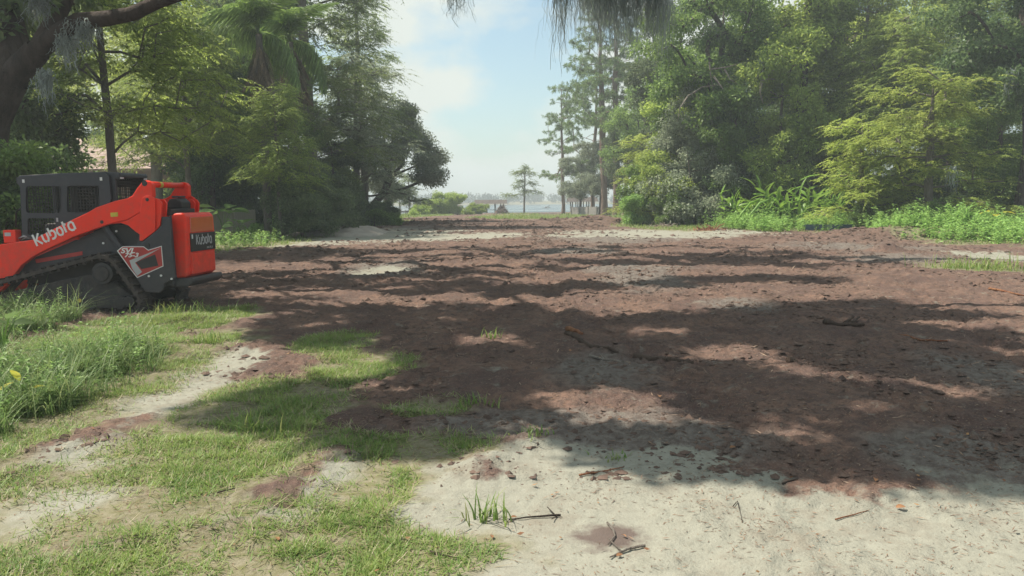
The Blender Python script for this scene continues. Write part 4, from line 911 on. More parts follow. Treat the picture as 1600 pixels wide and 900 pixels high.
# rubber tracks
def hull(circs, extra=0.0, n=40):
    pts = []
    for (u, z), r_ in circs:
        for k in range(n): pts.append((u + (r_ + extra) * math.cos(2 * math.pi * k / n), z + (r_ + extra) * math.sin(2 * math.pi * k / n)))
    pts = sorted(set(pts)); 
    def half(p):
        o = []
        for q in p:
            while len(o) > 1 and (o[-1][0] - o[-2][0]) * (q[1] - o[-2][1]) - (o[-1][1] - o[-2][1]) * (q[0] - o[-2][0]) <= 0: o.pop()
            o.append(q)
        return o
    return half(pts)[:-1] + half(pts[::-1])[:-1]
sprk = cs(545, 650); circ = [(sprk, 0.235), (cs(690, 785), 0.145), (cs(-60, 785), 0.17)]
circ[1] = ((circ[1][0][0], 0.165), 0.155); circ[2] = ((circ[2][0][0], 0.20), 0.19)
def track(v0, near):
    inn, out = hull(circ), hull(circ, 0.045)
    def resample(h, n):
        h = np.array(h + h[:1]); L_ = np.concatenate([[0], np.cumsum(np.linalg.norm(np.diff(h, axis=0), axis=1))]); s = np.linspace(0, L_[-1], n, endpoint=False)
        return np.stack([np.interp(s, L_, h[:, 0]), np.interp(s, L_, h[:, 1])], 1)
    n = 132; O = resample(out, n); c = O.mean(0); tg = nrm(np.roll(O, -1, 0) - np.roll(O, 1, 0)); nm = np.stack([tg[:, 1], -tg[:, 0]], 1)
    I = O - nm * 0.05; w = 0.32; mb = MB(); V = []; F = []
    for j in range(n): V += [(O[j, 0], v0, O[j, 1]), (O[j, 0], v0 + w, O[j, 1]), (I[j, 0], v0 + w, I[j, 1]), (I[j, 0], v0, I[j, 1])]
    for j in range(n):
        a, b = 4 * j, 4 * ((j + 1) % n)
        for k in range(4): F.append((a + k, b + k, b + (k + 1) % 4, a + (k + 1) % 4))
    mb.add(V, F)
    for j in range(0, n, 3):                   # tread bars and inner drive lugs
        for (a0, a1, h0, h1, va, vb) in ((-0.028, 0.028, -0.01, 0.034, v0 + 0.004, v0 + 0.15), (-0.028, 0.028, -0.01, 0.034, v0 + 0.17, v0 + w - 0.004), (-0.02, 0.02, -0.085, -0.045, v0 + 0.02, v0 + 0.06)):
            P = [O[j] + tg[j] * a + nm[j] * h for a, h in ((a0, h0), (a1, h0), (a1 * .6, h1), (a0 * .6, h1))]
            mb.prism([tuple(p) for p in P], va, vb)
    o = mb.build('track', M['rubber'], ldr)
    vf = v0 + (0.03 if near else w - 0.09)
    inner = [(u, z) for u, z in ((circ[2][0][0] + .05, .10), (circ[1][0][0] + .02, .10), (circ[1][0][0] - 0.02, .25), (sprk[0] + .05, sprk[1] - .1), (sprk[0] - .25, sprk[1] - .02), (circ[2][0][0] + .1, .28))]
    MB().prism(inner, v0 + 0.13, v0 + 0.22).build('track_frame', M['mudsteel'], o, 0.01)
    q0, q1 = cs(370, 775), cs(668, 840)
    MB().prism([(q0[0], q1[1]), (q1[0], q1[1]), (q1[0], q0[1]), (q0[0], q0[1] + .03)], v0 + 0.05, v0 + 0.13).build('frame_plate', M['mudsteel'], o, 0.012)
    for (u, z), r_ in circ: MB().tube([(u, v0 + 0.03, z), (u, v0 + 0.29, z)], r_ - 0.07, 24).build('idler', M['black'], o, 0.008)
    MB().tube([(sprk[0], v0 + 0.01, sprk[1]), (sprk[0], v0 + 0.2, sprk[1])], 0.115, 28).build('sprocket_hub', M['mudsteel'], o, 0.012)
    for k in range(5):
        u = circ[2][0][0] + 0.25 + k * (circ[1][0][0] - circ[2][0][0] - 0.4) / 4
        MB().tube([(u, v0 + 0.04, 0.135), (u, v0 + 0.28, 0.135)], 0.085, 20).build('roller', M['black'], o, 0.006)
    if near:
        u, z = cs(420, 797); MB().tube([(u, v0 + 0.040, z), (u, v0 + 0.052, z)], 0.028, 14).build('grease_mark', M['yellowdecal'], o)
track(0.0, True); track(WID - 0.32, False)
# main hull between the tracks
hb = ol([(150, 700), (130, 640), (200, 560), (480, 440), (590, 390), (760, 400), (880, 380), (905, 690), (860, 745), (740, 760)], 0.33)
MB().prism(hb, 0.335, WID - 0.335).build('hull', M['black'], ldr, 0.01)
for nm, o_, th in (('side_panel', 0.30, 0.03), ('side_panel', WID - 0.33, 0.03)):
    MB().prism(ol([(115, 690), (120, 620), (190, 560), (470, 440), (580, 390), (640, 500), (650, 560), (560, 548), (500, 552), (300, 625)], 0.30), o_, o_ + th).build(nm, M['char'], ldr, 0.008)
pl = [(632, 520), (665, 500), (760, 490), (870, 395), (920, 335), (930, 500), (947, 676), (890, 705), (885, 735), (860, 755), (785, 751), (742, 682)]
for v in (0.10, WID - 0.16):
    MB().prism(ol(pl, 0.10), v, v + 0.06).build('rear_side_panel', M['char'], ldr, 0.012)
u0, z0 = cs(745, 500, 0.2); u1, z1 = cs(915, 340, 0.2); u2, z2 = cs(890, 720, 0.2)
MB().prism([(u0, z0), (u0 + 0.12, z1 - 0.02), (u1, z1), (u1 + 0.03, z2 + 0.02), (u0 + .02, z2 - 0.02)], 0.165, WID - 0.165).build('engine_bay', M['char'], ldr, 0.01)
# red stripe and model decal on the near side
plate('stripe', [(190, 572), (445, 528), (446, 549), (196, 593)], 0.292, 0.007, M['red2'], bevel=0.002)
dec = plate('decal_border', [(632, 526), (662, 502), (776, 502), (802, 521), (874, 499), (884, 610), (742, 673), (700, 620)], 0.094, 0.005, M['white'], bevel=0)
plate('decal_red', [(640, 527), (664, 506), (775, 506), (801, 525), (870, 504), (879, 607), (744, 667), (704, 618)], 0.090, 0.0035, M['red2'], dec, 0)
plate('decal_chrome', [(700, 578), (800, 540), (866, 512), (730, 590), (768, 640), (742, 662), (715, 622)], 0.086, 0.0035, M['silver'], dec, 0)
plate('decal_inset', [(735, 588), (838, 545), (856, 606), (765, 625)], 0.0865, 0.003, M['black'], dec, 0)  # dark inset printed in the model decal
for a, b in ((805, 663), (871, 660), (928, 678)):
    u, z = cs(a, b, 0.09); MB().tube([(u, 0.085, z), (u, 0.103, z)], 0.016, 12).build('bolt', M['white'], ldr)
for a, b in ((556, 485), (627, 420)):
    u, z = cs(a, b, 0.28); MB().tube([(u, 0.285, z), (u, 0.305, z)], 0.016, 12).build('bolt', M['white'], ldr)
u, z = cs(798, 497, 0.09); MB().tube([(u, 0.09, z), (u, 0.11, z)], 0.035, 16).build('tie_hole', M['black'], ldr)
# lift arms and rear links, both sides
armtop = [(758, 165), (768, 150), (786, 145), (808, 150), (822, 165), (826, 232)]
arm = armtop + [(790, 270), (757, 318), (690, 358), (580, 385), (510, 410), (400, 450), (250, 520), (180, 556), (115, 605), (60, 680), (20, 728), (-60, 800), (-190, 860), (-230, 820), (-140, 720), (-95, 600), (-60, 505), (0, 490), (75, 481), (180, 465),
       (300, 402), (400, 353), (470, 320), (520, 291), (620, 256), (690, 241), (715, 226), (740, 186)]
belly = [(600, 382), (690, 360), (756, 320), (757, 440), (735, 425), (690, 388), (650, 375)]
link_ = [(756, 318), (770, 240), (785, 229), (815, 227), (838, 240), (840, 300), (840, 420), (768, 474), (755, 470)]
for near in (True, False):
    a0 = 0.14; v = lambda o_, th: (o_, o_ + th) if near else (WID - o_ - th, WID - o_)
    A = MB().prism(ol(arm, a0), *v(a0, 0.10)).build('lift_arm', M['red'], ldr, 0.014)
    MB().prism(ol(belly, a0), *v(a0 + 0.005, 0.085)).build('arm_gusset', M['red'], A, 0.008)
    K = MB().prism(ol(link_, a0 - 0.03), *v(a0 - 0.035, 0.03)).build('rear_link', M['red'], ldr, 0.008)
    MB().prism(ol([(838, 240), (862, 250), (876, 270), (866, 390), (840, 420)], a0), *v(a0 + 0.0, 0.03)).build('tower_plate', M['red'], K, 0.006)
    MB().prism(ol([(800, 240), (862, 250), (876, 270), (866, 400), (800, 440)], a0), *v(a0 + 0.14, 0.03)).build('tower_plate', M['red'], K, 0.006)
    for a, b, o_, r_, par in ((782, 161, a0, 0.042, A), (797, 249, a0 - 0.035, 0.026, K), (551, 370, a0, 0.026, A)):
        u, z = cs(a, b, o_); vv = v(o_ - 0.004, 0.03); MB().tube([(u, vv[0], z), (u, vv[1], z)], r_, 20).build('pivot_pin', M['black'], par)
    p, q = cs(575, 395, 0.3), cs(665, 510, 0.3); vm = 0.255 if near else WID - 0.255
    Cy = MB().tube([(p[0], vm, p[1]), (q[0], vm, q[1])], 0.045, 14).build('lift_cylinder', M['char'], ldr, 0.004)
    p2 = cs(545, 345, 0.3); MB().tube([(p2[0], vm, p2[1]), (p[0], vm, p[1])], 0.024, 12).build('piston_rod', M['steel'], Cy)
u, z = cs(786, 166, 0.14)
X_ = MB().tube([(u, 0.20, z), (u, WID - 0.20, z)], 0.045, 16).build('cross_tube', M['red'], ldr, smooth=True)
MB().tube([(u, 0.50, z), (u, 0.58, z)], 0.047, 16).build('tube_decal', M['yellowdecal'], X_, smooth=True)
u, z = cs(380, 410, 0.16); MB().box((u - .05, 0.26, z - .16), (u + .05, WID - 0.26, z - .06)).build('arm_crossmember', M['red'], ldr, 0.01)
plate('arm_decal', [(597, 320), (637, 317), (638, 340), (599, 343)], 0.135, 0.004, M['yellowdecal'], bevel=0)
# coupler block, hoses and bucket at the front
q = cs(35, 450, 0.2); MB().box((q[0] - .10, 0.26, q[1] - .10), (q[0] + .10, 0.40, q[1] + .10)).build('hose_block', M['red'], ldr, 0.012)
q2 = cs(30, 437, 0.2); MB().box((q2[0] - .06, 0.256, q2[1] - .03), (q2[0] + .04, 0.262, q2[1] + .025)).build('block_label', M['silver'], ldr)
for k in range(3):
    a_ = cs(90 + 6 * k, 462 + 8 * k, 0.3); b_ = cs(168, 452 + 9 * k, 0.3)
    MB().tube([(a_[0], 0.33 + .03 * k, a_[1]), ((a_[0] + b_[0]) / 2, 0.3 + .03 * k, (a_[1] + b_[1]) / 2 + 0.03), (b_[0], 0.33 + .03 * k, b_[1])], 0.013, 8).build('hose', M['silver'] if k < 2 else M['black'], ldr, smooth=True)
bu = cs(-190, 840, 0.14)[0]
MB().prism([(bu, 0.05), (bu - 0.75, 0.03), (bu - 0.76, 0.06), (bu - 0.05, 0.12), (bu - 0.02, 0.62), (bu - 0.2, 0.72), (bu - 0.2, 0.76), (bu + 0.05, 0.66)], -0.05, WID + 0.05).build('bucket', M['black'], ldr, 0.01)
# cab
cv0, cv1 = 0.30, WID - 0.30
cab = empty('cab'); cab.parent = ldr
def rr(x0, y0, x1, y1, r_, n=4):
    P = []
    for cx, cy_, a in ((x1 - r_, y0 + r_, -90), (x1 - r_, y1 - r_, 0), (x0 + r_, y1 - r_, 90), (x0 + r_, y0 + r_, 180)):
        for k in range(n + 1): q = math.radians(a + 90 * k / n); P.append((cx + r_ * math.cos(q), cy_ + r_ * math.sin(q)))
    return P
def framed(outer, holes, v0, v1, name, mat, parent):
    bm = bmesh.new(); es = []
    for loop in [outer] + holes:
        vs = [bm.verts.new((u, v0, z)) for u, z in loop]
        es += [bm.edges.new((vs[i], vs[(i + 1) % len(vs)])) for i in range(len(vs))]
    bmesh.ops.triangle_fill(bm, use_beauty=True, edges=es)
    bm.faces.ensure_lookup_table()
    r_ = bmesh.ops.extrude_face_region(bm, geom=bm.faces[:])
    bmesh.ops.translate(bm, vec=(0, v1 - v0, 0), verts=[g for g in r_['geom'] if isinstance(g, bmesh.types.BMVert)])
    bmesh.ops.recalc_face_normals(bm, faces=bm.faces)
    me = bpy.data.meshes.new(name); bm.to_mesh(me); bm.free(); return link(name, me, mat, parent)
outer = ol([(108, 180), (90, 160), (86, 128), (560, 102), (588, 118), (600, 250), (560, 330), (470, 430), (300, 470), (120, 448)], cv0)
w1 = ol(rr(140, 176, 330, 321, 16), cv0); w2 = ol(rr(362, 174, 536, 318, 14), cv0); w3 = ol(rr(150, 350, 300, 440, 8), cv0)
for v in (cv0, cv1 - 0.045):
    S_ = framed(outer, [w1, w2, w3], v, v + 0.045, 'side_frame', M['char'], cab)
    mb = MB()
    for w_, in ((w1,), (w2,), (w3,)):
        us_ = [p[0] for p in w_]; zs_ = [p[1] for p in w_]; a, b, c_, d_ = min(us_), max(us_), min(zs_), max(zs_)
        for k in np.arange(a + 0.025, b, 0.047): mb.box((k - .0042, v + .018, c_), (k + .0042, v + .026, d_))
        for k in np.arange(c_ + 0.02, d_, 0.047): mb.box((a, v + .0262, k - .0042), (b, v + .034, k + .0042))
    mb.build('window_screen', M['black'], S_)
    for a, b in ((127, 149), (547, 137)):
        u, z = cs(a, b, cv0); vv = v - 0.006 if v == cv0 else v + 0.045
        MB().box((u - .018, vv, z - .025), (u + .018, vv + 0.006, z + .025)).build('side_label', M['white'], S_)
    u, z = cs(310, 358, cv0); vv = v - 0.006 if v == cv0 else v + 0.045; MB().box((u - .012, vv, z - .03), (u + .015, vv + 0.006, z + .03)).build('side_label', M['silver'], S_)
roof = ol([(84, 126), (92, 118), (300, 106), (560, 98), (632, 101), (640, 112), (640, 128), (596, 132), (90, 150)], cv0)
rf = MB().prism(roof, cv0 + 0.047, cv1 - 0.047).build('roof', M['char'], cab, 0.012)
ua, za = cs(588, 112, cv0); ub, zb = cs(600, 250, cv0); uc, zc = cs(610, 330, cv0)
for v in (cv0 + 0.002, cv1 - 0.10):
    MB().prism([(ua - .03, za), (ua + 0.07, za), (ub + 0.06, zb), (uc + 0.06, zc), (uc - 0.03, zc), (ub - 0.03, zb)], v + 0.047, v + 0.098).build('rear_pillar', M['char'], cab, 0.008)
mb = MB()
for k in np.arange(cv0 + 0.12, cv1 - 0.1, 0.05): mb.box((ub + 0.0, k - .004, zc), (ub + .008, k + .004, za - .05))
for k in np.arange(zc, za - .05, 0.05): mb.box((ub + 0.0085, cv0 + .1, k - .004), (ub + .0165, cv1 - .1, k + .004))
mb.build('rear_screen', M['black'], cab)
for v in (cv0 + 0.05, cv1 - 0.16):
    u, z = cs(624, 122, cv0); l_ = MB().box((u - 0.10, v, z - .05), (u + 0.035, v + 0.11, z + .035)).build('rear_lamp', M['black'], rf, 0.008)
    MB().box((u + 0.0352, v + .012, z - .038), (u + 0.042, v + 0.098, z + .024)).build('lens', M['lamp'], l_)
us0, zs0 = cs(330, 400, 0.5)
MB().prism([(us0 - .35, zs0 - .1), (us0 + .18, zs0 - .1), (us0 + .28, zs0 + .62), (us0 + .16, zs0 + .64), (us0 + .06, zs0 + .08), (us0 - .32, zs0 + .06)], 0.58, 1.04).build('seat', M['black'], cab, 0.03)
uf, zf = cs(118, 300, cv0); 
for v in (cv0 + .05, cv1 - .1): MB().box((uf - .03, v, zf - .5), (uf + .03, v + .05, zf + .42)).build('front_pillar', M['char'], cab, 0.006)
MB().tube([cs(100, 298, .3)[:1] + (0.34,) + cs(100, 298, .3)[1:], cs(78, 318, .3)[:1] + (0.34,) + cs(78, 318, .3)[1:], cs(76, 400, .3)[:1] + (0.34,) + cs(76, 400, .3)[1:]], 0.014, 8).build('grab_handle', M['black'], cab, smooth=True)
# engine deck, muffler, hood
ue, ze = cs(880, 300, 0.3); MB().box((ue - .28, 0.36, ze - .10), (ue + .10, WID - 0.36, ze + .0)).build('deck', M['black'], ldr, 0.012)
mu = MB().prism([(ue - .26, ze), (ue + .04, ze), (ue + .04, ze + .10), (ue - .04, ze + .17), (ue - .16, ze + .15)], 0.80, 1.10).build('air_cleaner', M['black'], ldr, 0.02)
MB().box((ue - .14, 0.84, ze + .1705), (ue - .02, 1.06, ze + .20)).build('cleaner_lid', M['char'], mu, 0.01)
h_o = 0.27
prof = [(918, 345), (926, 330), (950, 322), (985, 320), (1003, 340), (1012, 440), (1016, 660), (1000, 672), (944, 676), (930, 500)]
hp = ol(prof, h_o)
hood = MB().prism(hp, h_o, WID - h_o).build('rear_hood', M['red'], ldr, 0.045, seg=4)
ur = max(p[0] for p in hp); zt = max(p[1] for p in hp); zb_ = min(p[1] for p in hp)
def rear(name, v0, v1, za_, zb__, e, mat, parent, bevel=0.01, slant=0.0):
    uA = ur + e; return MB().add([(ur - 0.05, v0, za_), (ur - 0.05, v1, za_), (ur - .05, v1, zb__), (ur - .05, v0 + slant, zb__), (uA, v0, za_), (uA, v1, za_), (uA, v1, zb__), (uA, v0 + slant, zb__)],
            [(0, 1, 2, 3), (4, 5, 6, 7), (0, 1, 5, 4), (1, 2, 6, 5), (2, 3, 7, 6), (3, 0, 4, 7)]).build(name, mat, parent, bevel)
H_ = zt - zb_
va, vb = h_o + 0.10, WID - h_o - 0.06
rear('tail_window', va, vb, zt - 0.31 * H_, zt - 0.07 * H_, 0.006, M['tail'], hood, 0.012, 0.02)
bd = rear('badge_panel', va, vb + .03, zt - 0.60 * H_, zt - 0.315 * H_, 0.014, M['black'], hood, 0.012, -0.02)
rear('lower_panel', va, vb, zb_ + 0.05, zt - 0.62 * H_, 0.012, M['red'], hood, 0.02)
MB().box((ur - 0.01, va + .01, zt - .40 * H_), (ur + 0.0155, va + .05, zt - .335 * H_)).build('reflector', M['lamp'], bd)
for vv in (zt - .62 * H_, zt - .78 * H_): MB().box((cs(936, 520, h_o)[0] - .02, h_o - .006, vv - .03), (cs(936, 520, h_o)[0] + .02, h_o + .002, vv + .02)).build('hinge', M['black'], hood, 0.003)
bp = ol([(880, 690), (948, 680), (1020, 676), (1024, 700), (1000, 725), (900, 730)], 0.10)
MB().prism(bp, 0.22, WID - 0.24).build('bumper', M['char'], ldr, 0.02)
# lettering
LOGO = [[(0, 0), (0, 1.42)], [(.74, 1.34), (.2, .66), (.78, 0)], [(1.08, 1), (1.08, .35), (1.2, .1), (1.38, .02)], [(1.74, 1.0), (1.74, .34), (1.66, .12), (1.50, -.04)],
        [(2.1, 1.42), (2.1, .42)], [(2.26, .93), (2.48, .98), (2.7, .82), (2.78, .5), (2.66, .16), (2.42, .02), (2.12, .06)],
        [(3.34, .98), (3.12, .82), (3.05, .5), (3.16, .16), (3.4, .02)], [(3.46, .0), (3.68, .16), (3.76, .5), (3.68, .84), (3.48, .98)],
        [(4.12, 1.42), (4.12, .1)], [(4.14, 1.0), (4.42, 1.0)], [(5.2, .02), (4.86, .06), (4.66, .3), (4.66, .7), (4.86, .96), (5.16, .98), (5.34, .8), (5.34, 0)]]
def ribbon(strokes, w, org, ex, ey, nrm_, th):
    V = []; F = []; org, ex, ey, nn = (np.array(a, float) for a in (org, ex, ey, nrm_))
    for s in strokes:
        p = np.array(s, float); t = np.gradient(p, axis=0) if len(p) > 2 else np.repeat([p[-1] - p[0]], 2, 0); t = nrm(t); n2 = np.stack([-t[:, 1], t[:, 0]], 1) * w / 2
        k = len(V)
        for lay in (0, 1):
            for q, d in zip(p, n2):
                for sgn in (1, -1): a = q + sgn * d; V.append(org + ex * a[0] + ey * a[1] + nn * th * lay)
        m_ = len(p)
        for i in range(m_ - 1):
            b = k + 2 * i; F.append((b, b + 1, b + 3, b + 2)); c_ = b + 2 * m_; F.append((c_, c_ + 2, c_ + 3, c_ + 1)); F.append((b, b + 2, c_ + 2, c_)); F.append((b + 1, c_ + 1, c_ + 3, b + 3))
        for b in (k, k + 2 * m_ - 2): F.append((b, b + 1, b + 1 + 2 * m_, b + 2 * m_))
    return MB().add(V, F)
a_, b_ = cs(203, 500, 0.14), cs(412, 408, 0.14); sc_ = math.hypot(b_[0] - a_[0], b_[1] - a_[1]) / 5.4
ex = np.array([b_[0] - a_[0], 0, b_[1] - a_[1]]) / 5.4; ey = np.array([-ex[2] * 1.0, 0, ex[0]]) * 1.02
ribbon(LOGO, 0.25, (a_[0], 0.1385, a_[1]), ex, ey, (0, 1, 0), -0.003).build('lettering', M['white'], ldr)
bw = (vb - va)
ribbon(LOGO, 0.24, (ur + 0.0145, va + 0.20 * bw, zt - 0.495 * H_), (0, bw * 0.66 / 5.4, 0), (0, 0, bw * 0.66 / 5.4 * 1.15), (1, 0, 0), 0.003).build('lettering', M['silver'], bd)
def text(body, size, mtx, mat, parent, shear=0.25, bold=0.012):
    cu = bpy.data.curves.new('lettering', 'FONT'); cu.body = body; cu.size = size; cu.shear = shear; cu.extrude = 0.001; cu.offset = bold * size
    t = bpy.data.objects.new('tmp', cu); col.objects.link(t); dg = bpy.context.evaluated_depsgraph_get(); me = bpy.data.meshes.new_from_object(t.evaluated_get(dg)); bpy.data.objects.remove(t)
    me.transform(mtx); return link('lettering', me, mat, parent)
def side_text(body, cx, cy_, w_crop, mat, off, size):
    u, z = cs(cx, cy_, off); return text(body, size, Matrix.Translation((u, off, z)) @ Matrix(((1.35, 0, 0, 0), (0, 0, 1, 0), (0, 1, 0, 0), (0, 0, 0, 1))), mat, dec, 0.3, 0.03)
side_text('SVL', 652, 538, 90, M['white'], 0.0885, 0.105); side_text('75-3', 672, 560, 80, M['white'], 0.0885, 0.088)
text('SVL75-3', 0.045, Matrix.Translation((ur + 0.0155, va + 0.62 * bw, zt - 0.575 * H_)) @ Matrix(((0, 0, 1, 0), (1.3, 0, 0, 0), (0, 1, 0, 0), (0, 0, 0, 1))), M['silver'], bd)
# ------------------------------------------------------------------ neighbour's fence and house
M['wood'] = solid('weathered_wood', (0.42, 0.39, 0.33), 0.9, (0.50, 0.47, 0.40), 5, bump=0.3)
M['greywood'] = solid('grey_wood', (0.24, 0.23, 0.22), 0.9, (0.34, 0.33, 0.31), 4)
def fence(name, A, B, h, sw, gap, mat, label, post_every=2.2, rails=(0.3, 0.8), dog=True):
    A, B = np.array(A, float), np.array(B, float); L_ = np.linalg.norm((B - A)[:2]); ang = math.atan2(B[1] - A[1], B[0] - A[0])
    root = empty(name, tuple(A)); root.rotation_euler = (0, 0, ang); n = int(L_ / (sw + gap)); r = np.random.default_rng(3)
    V = [(0, 0), (sw, 0), (sw, h - 0.03), (sw * 0.7, h), (sw * 0.3, h), (0, h - 0.03)]
    sl = MB().prism(V, -0.012, 0.012); first = None
    def zloc(s): q = A + (B - A) * s / L_; return gz(q[0], q[1]) - A[2]
    for i in range(n):
        if first is None: first = sl.build('slat', mat, root); o = first
        else: o = link('slat', first.data, None, root)
        s = i * (sw + gap); o.location = (s, 0.0, zloc(s) + r.normal() * 0.008); o.rotation_euler = (0, r.normal() * 0.006, 0)
    pm = None
    for i in range(int(L_ / post_every) + 1):
        s = i * post_every
        if pm is None: o = MB().box((0, -0.11, -0.1), (0.1, -0.014, h + 0.08)).build('post', mat, root, 0.006); pm = o.data
        else: o = link('post', pm, None, root)
        o.location = (s, 0, zloc(s))
        if i < int(L_ / post_every):
            for f in rails:
                q = MB().box((s + .1, 0.0135, f * h + zloc(s)), (s + post_every + .1, 0.05, f * h + zloc(s) + 0.08)).build('rail', mat, root)
    return tag(root, label, 'fence')
fence('board_fence', G(-60, 30), G(402, 43), 1.22, 0.14, 0.008, M['wood'], 'weathered brown board fence behind the loader')
fence('picket_fence', G(893, 92), G(982, 78), 1.0, 0.09, 0.05, M['greywood'], 'grey picket fence under the pines by the lake', 2.4)
fence('picket_fence', G(560, 96), G(628, 100), 0.9, 0.1, 0.06, M['greywood'], 'grey low fence before the water under the waterside oak', 2.4)
M['shingle'] = solid('shingle_roof', (0.42, 0.32, 0.29), 0.9, (0.32, 0.235, 0.215), 9, bump=0.5)
M['stucco'] = solid('house_wall', (0.24, 0.16, 0.12), 0.9, (0.2, 0.135, 0.105), 2)
m, nt, N, L, B = newmat('house_glass'); B.inputs['Base Color'].default_value = (0.03, 0.04, 0.05, 1); B.inputs['Roughness'].default_value = 0.08; M['glass'] = m
hx0, hx1 = at(95, 52), at(300, 52); hz = gz(hx0, 52)
house = empty('house', ((hx0 + hx1) / 2, 56, hz)); hw = (hx1 - hx0) / 2 + 0.2
MB().box((-hw, -3.4, -0.3), (hw, 3.4, 3.80)).build('wall', M['stucco'], house)
rfh = MB().prism([(-4.1, 3.65), (4.1, 3.65), (0.2, 6.0), (-0.2, 6.0)], -hw - 0.5, hw + 0.5).build('roof', M['shingle'], house); rfh.rotation_euler = (0, 0, math.pi / 2)
rows = 9
cm = None
for k in range(rows):                          # shingle courses on the slope facing the clearing
    t = k / rows; y0 = -4.1 + 3.9 * t; z0_ = 3.65 + 2.35 * t
    o = MB().box((-hw - .52, 0, 0.012), (hw + .52, 0.50, 0.035)).build('shingle_course', M['shingle'], house) if cm is None else link('shingle_course', cm, None, house)
    cm = o.data; o.location = (0, y0, z0_ + 0.005); o.rotation_euler = (math.atan2(2.35, 3.9) - 0.02, 0, 0)
MB().box((-hw - .5, -4.16, 3.5), (hw + .5, -4.105, 3.69)).build('fascia', M['stucco'], house)
for xx_ in (-2.2, 1.4):
    w_ = MB().box((xx_, -3.46, 1.0), (xx_ + 1.2, -3.405, 2.1)).build('window', M['greywood'], house); MB().box((xx_ + .07, -3.472, 1.07), (xx_ + 1.13, -3.465, 2.03)).build('pane', M['glass'], w_)
tag(house, 'brown house with pinkish shingle roof glimpsed behind the loader', 'house')

# ------------------------------------------------------------------ shore: docks, heaps, saplings' neighbours
def dock(name, px0, px1, Y, zr, label, roof=True, depth=5.0, nposts=4):
    x0, x1 = at(px0, Y, 0), at(px1, Y, 0); root = empty(name, ((x0 + x1) / 2, Y, LAKE_Z)); w = (x1 - x0) / 2; top = zr - LAKE_Z
    me = None
    for i in range(nposts):
        for yy_ in (0, depth):
            q = -w + 0.15 + (2 * w - 0.3) * i / (nposts - 1); o = MB().tube([(0, 0, -1), (0, 0, top)], 0.10, 8).build('post', M['bark'], root) if me is None else link('post', me, None, root)
            me = o.data; o.location = (q, yy_, 0)
    pm_ = None
    for i in range(int(2 * w / 0.3)):
        o = MB().box((0, -0.4, 0.55), (0.28, depth + 0.4, 0.6)).build('plank', M['greywood'], root) if pm_ is None else link('plank', pm_, None, root); pm_ = o.data; o.location = (-w + i * 0.3, 0, 0)
    if roof:
        MB().prism([(-0.8, top), (depth + 0.8, top), (depth / 2, top + 0.75)], -w - 0.5, w + 0.5).build('roof', M['bark'], root).rotation_euler = (0, 0, 0)
        ro = [c for c in root.children if c.name.startswith('roof')][0]; ro.rotation_euler = (0, 0, math.pi / 2); ro.location = (0, 0, 0)
        for v in ro.data.vertices: v.co.y = -v.co.y if False else v.co.y
    else:
        for yy_ in (0, depth): MB().box((-w, yy_ - .05, top - .25), (w, yy_ + .05, top - .12)).build('rail', M['bark'], root)
    return tag(root, label, 'dock')
dock('boathouse', 745, 788, 146, 1.0, 'low roofed boathouse standing in the lake', True)
dock('boat_dock', 893, 930, 132, 1.25, 'dark open dock frame in the lake behind the pines', True, 4, 5)
dock('boat_dock', 604, 648, 128, 0.1, 'weathered dock by the saplings under the waterside oak', False, 6, 5)
def brush(px, py, w, h, n, mat, seed, label, cat='brush pile', name='brush_pile', core=True):
    r = np.random.default_rng(seed); b = ground(px, py); s = w * b[1] / FPX / 2; hh = h * b[1] / FPX; root = empty(name, tuple(b)); mb = MB()
    for i in range(n):
        a = r.random() * 6.283; q = math.sqrt(r.random()); p = np.array([s * q * math.cos(a), 0.7 * s * q * math.sin(a), hh * (1 - q) * r.random() ** .5])
        d = nrm(np.array([r.normal(), r.normal(), 0.35 * abs(r.normal()) + 0.1])) * s * (0.3 + 0.5 * r.random()); mb.tube([p - d * .5, p + d * .1 + r.normal(size=3) * .05 * s, p + d * .6], [0.018 * s + .01, .02 * s + .012, 0.006 * s + .004], 5)
    mb.build('branches', mat, root)['kind'] = 'stuff'
    if core:
        n_ = 18; V = [(0, 0, hh * 0.55)]; F = []
        for ring in range(1, 5):
            for k in range(n_):
                a = 2 * math.pi * k / n_; q = ring / 4; V.append((s * q * math.cos(a) * (1 + .15 * r.normal()), .7 * s * q * math.sin(a) * (1 + .15 * r.normal()), max(-0.05, hh * 0.55 * (1 - q ** 1.8) * (1 + .25 * r.normal())) if ring < 4 else -.08))
        for k in range(n_): F.append((0, 1 + k, 1 + (k + 1) % n_))
        for ring in range(3):
            for k in range(n_): F.append((1 + ring * n_ + k, 1 + (ring + 1) * n_ + k, 1 + (ring + 1) * n_ + (k + 1) % n_, 1 + ring * n_ + (k + 1) % n_))
        MB().add(V, F).build('heap', M['clod'], root)
    return tag(root, label, cat)
brush(709, 332, 46, 15, 90, M['barkr'], 1, 'reddish heap of roots and brush by the shore shrubs')
brush(784, 334, 24, 20, 80, M['deadwood'], 2, 'grey brown upright brush heap left of the lone cypress')
brush(855, 331, 22, 11, 60, M['bark'], 3, 'small dark brush heap right of the lone cypress')
brush(882, 331, 24, 5, 34, M['barkr'], 4, 'low reddish scraps heap below the shore pine')
brush(912, 332, 22, 4, 30, M['barkr'], 5, 'low red root scraps on the bright grass')
brush(966, 350, 14, 14, 34, M['bark'], 6, 'dark upturned root lump at the end of the far dirt bank')
brush(1108, 361, 60, 5, 44, M['barkr'], 7, 'reddish sticks strewn before the greyish thicket')
brush(1040, 355, 60, 6, 30, M['deadwood'], 8, 'dry sticks at the foot of the sunlit thicket')
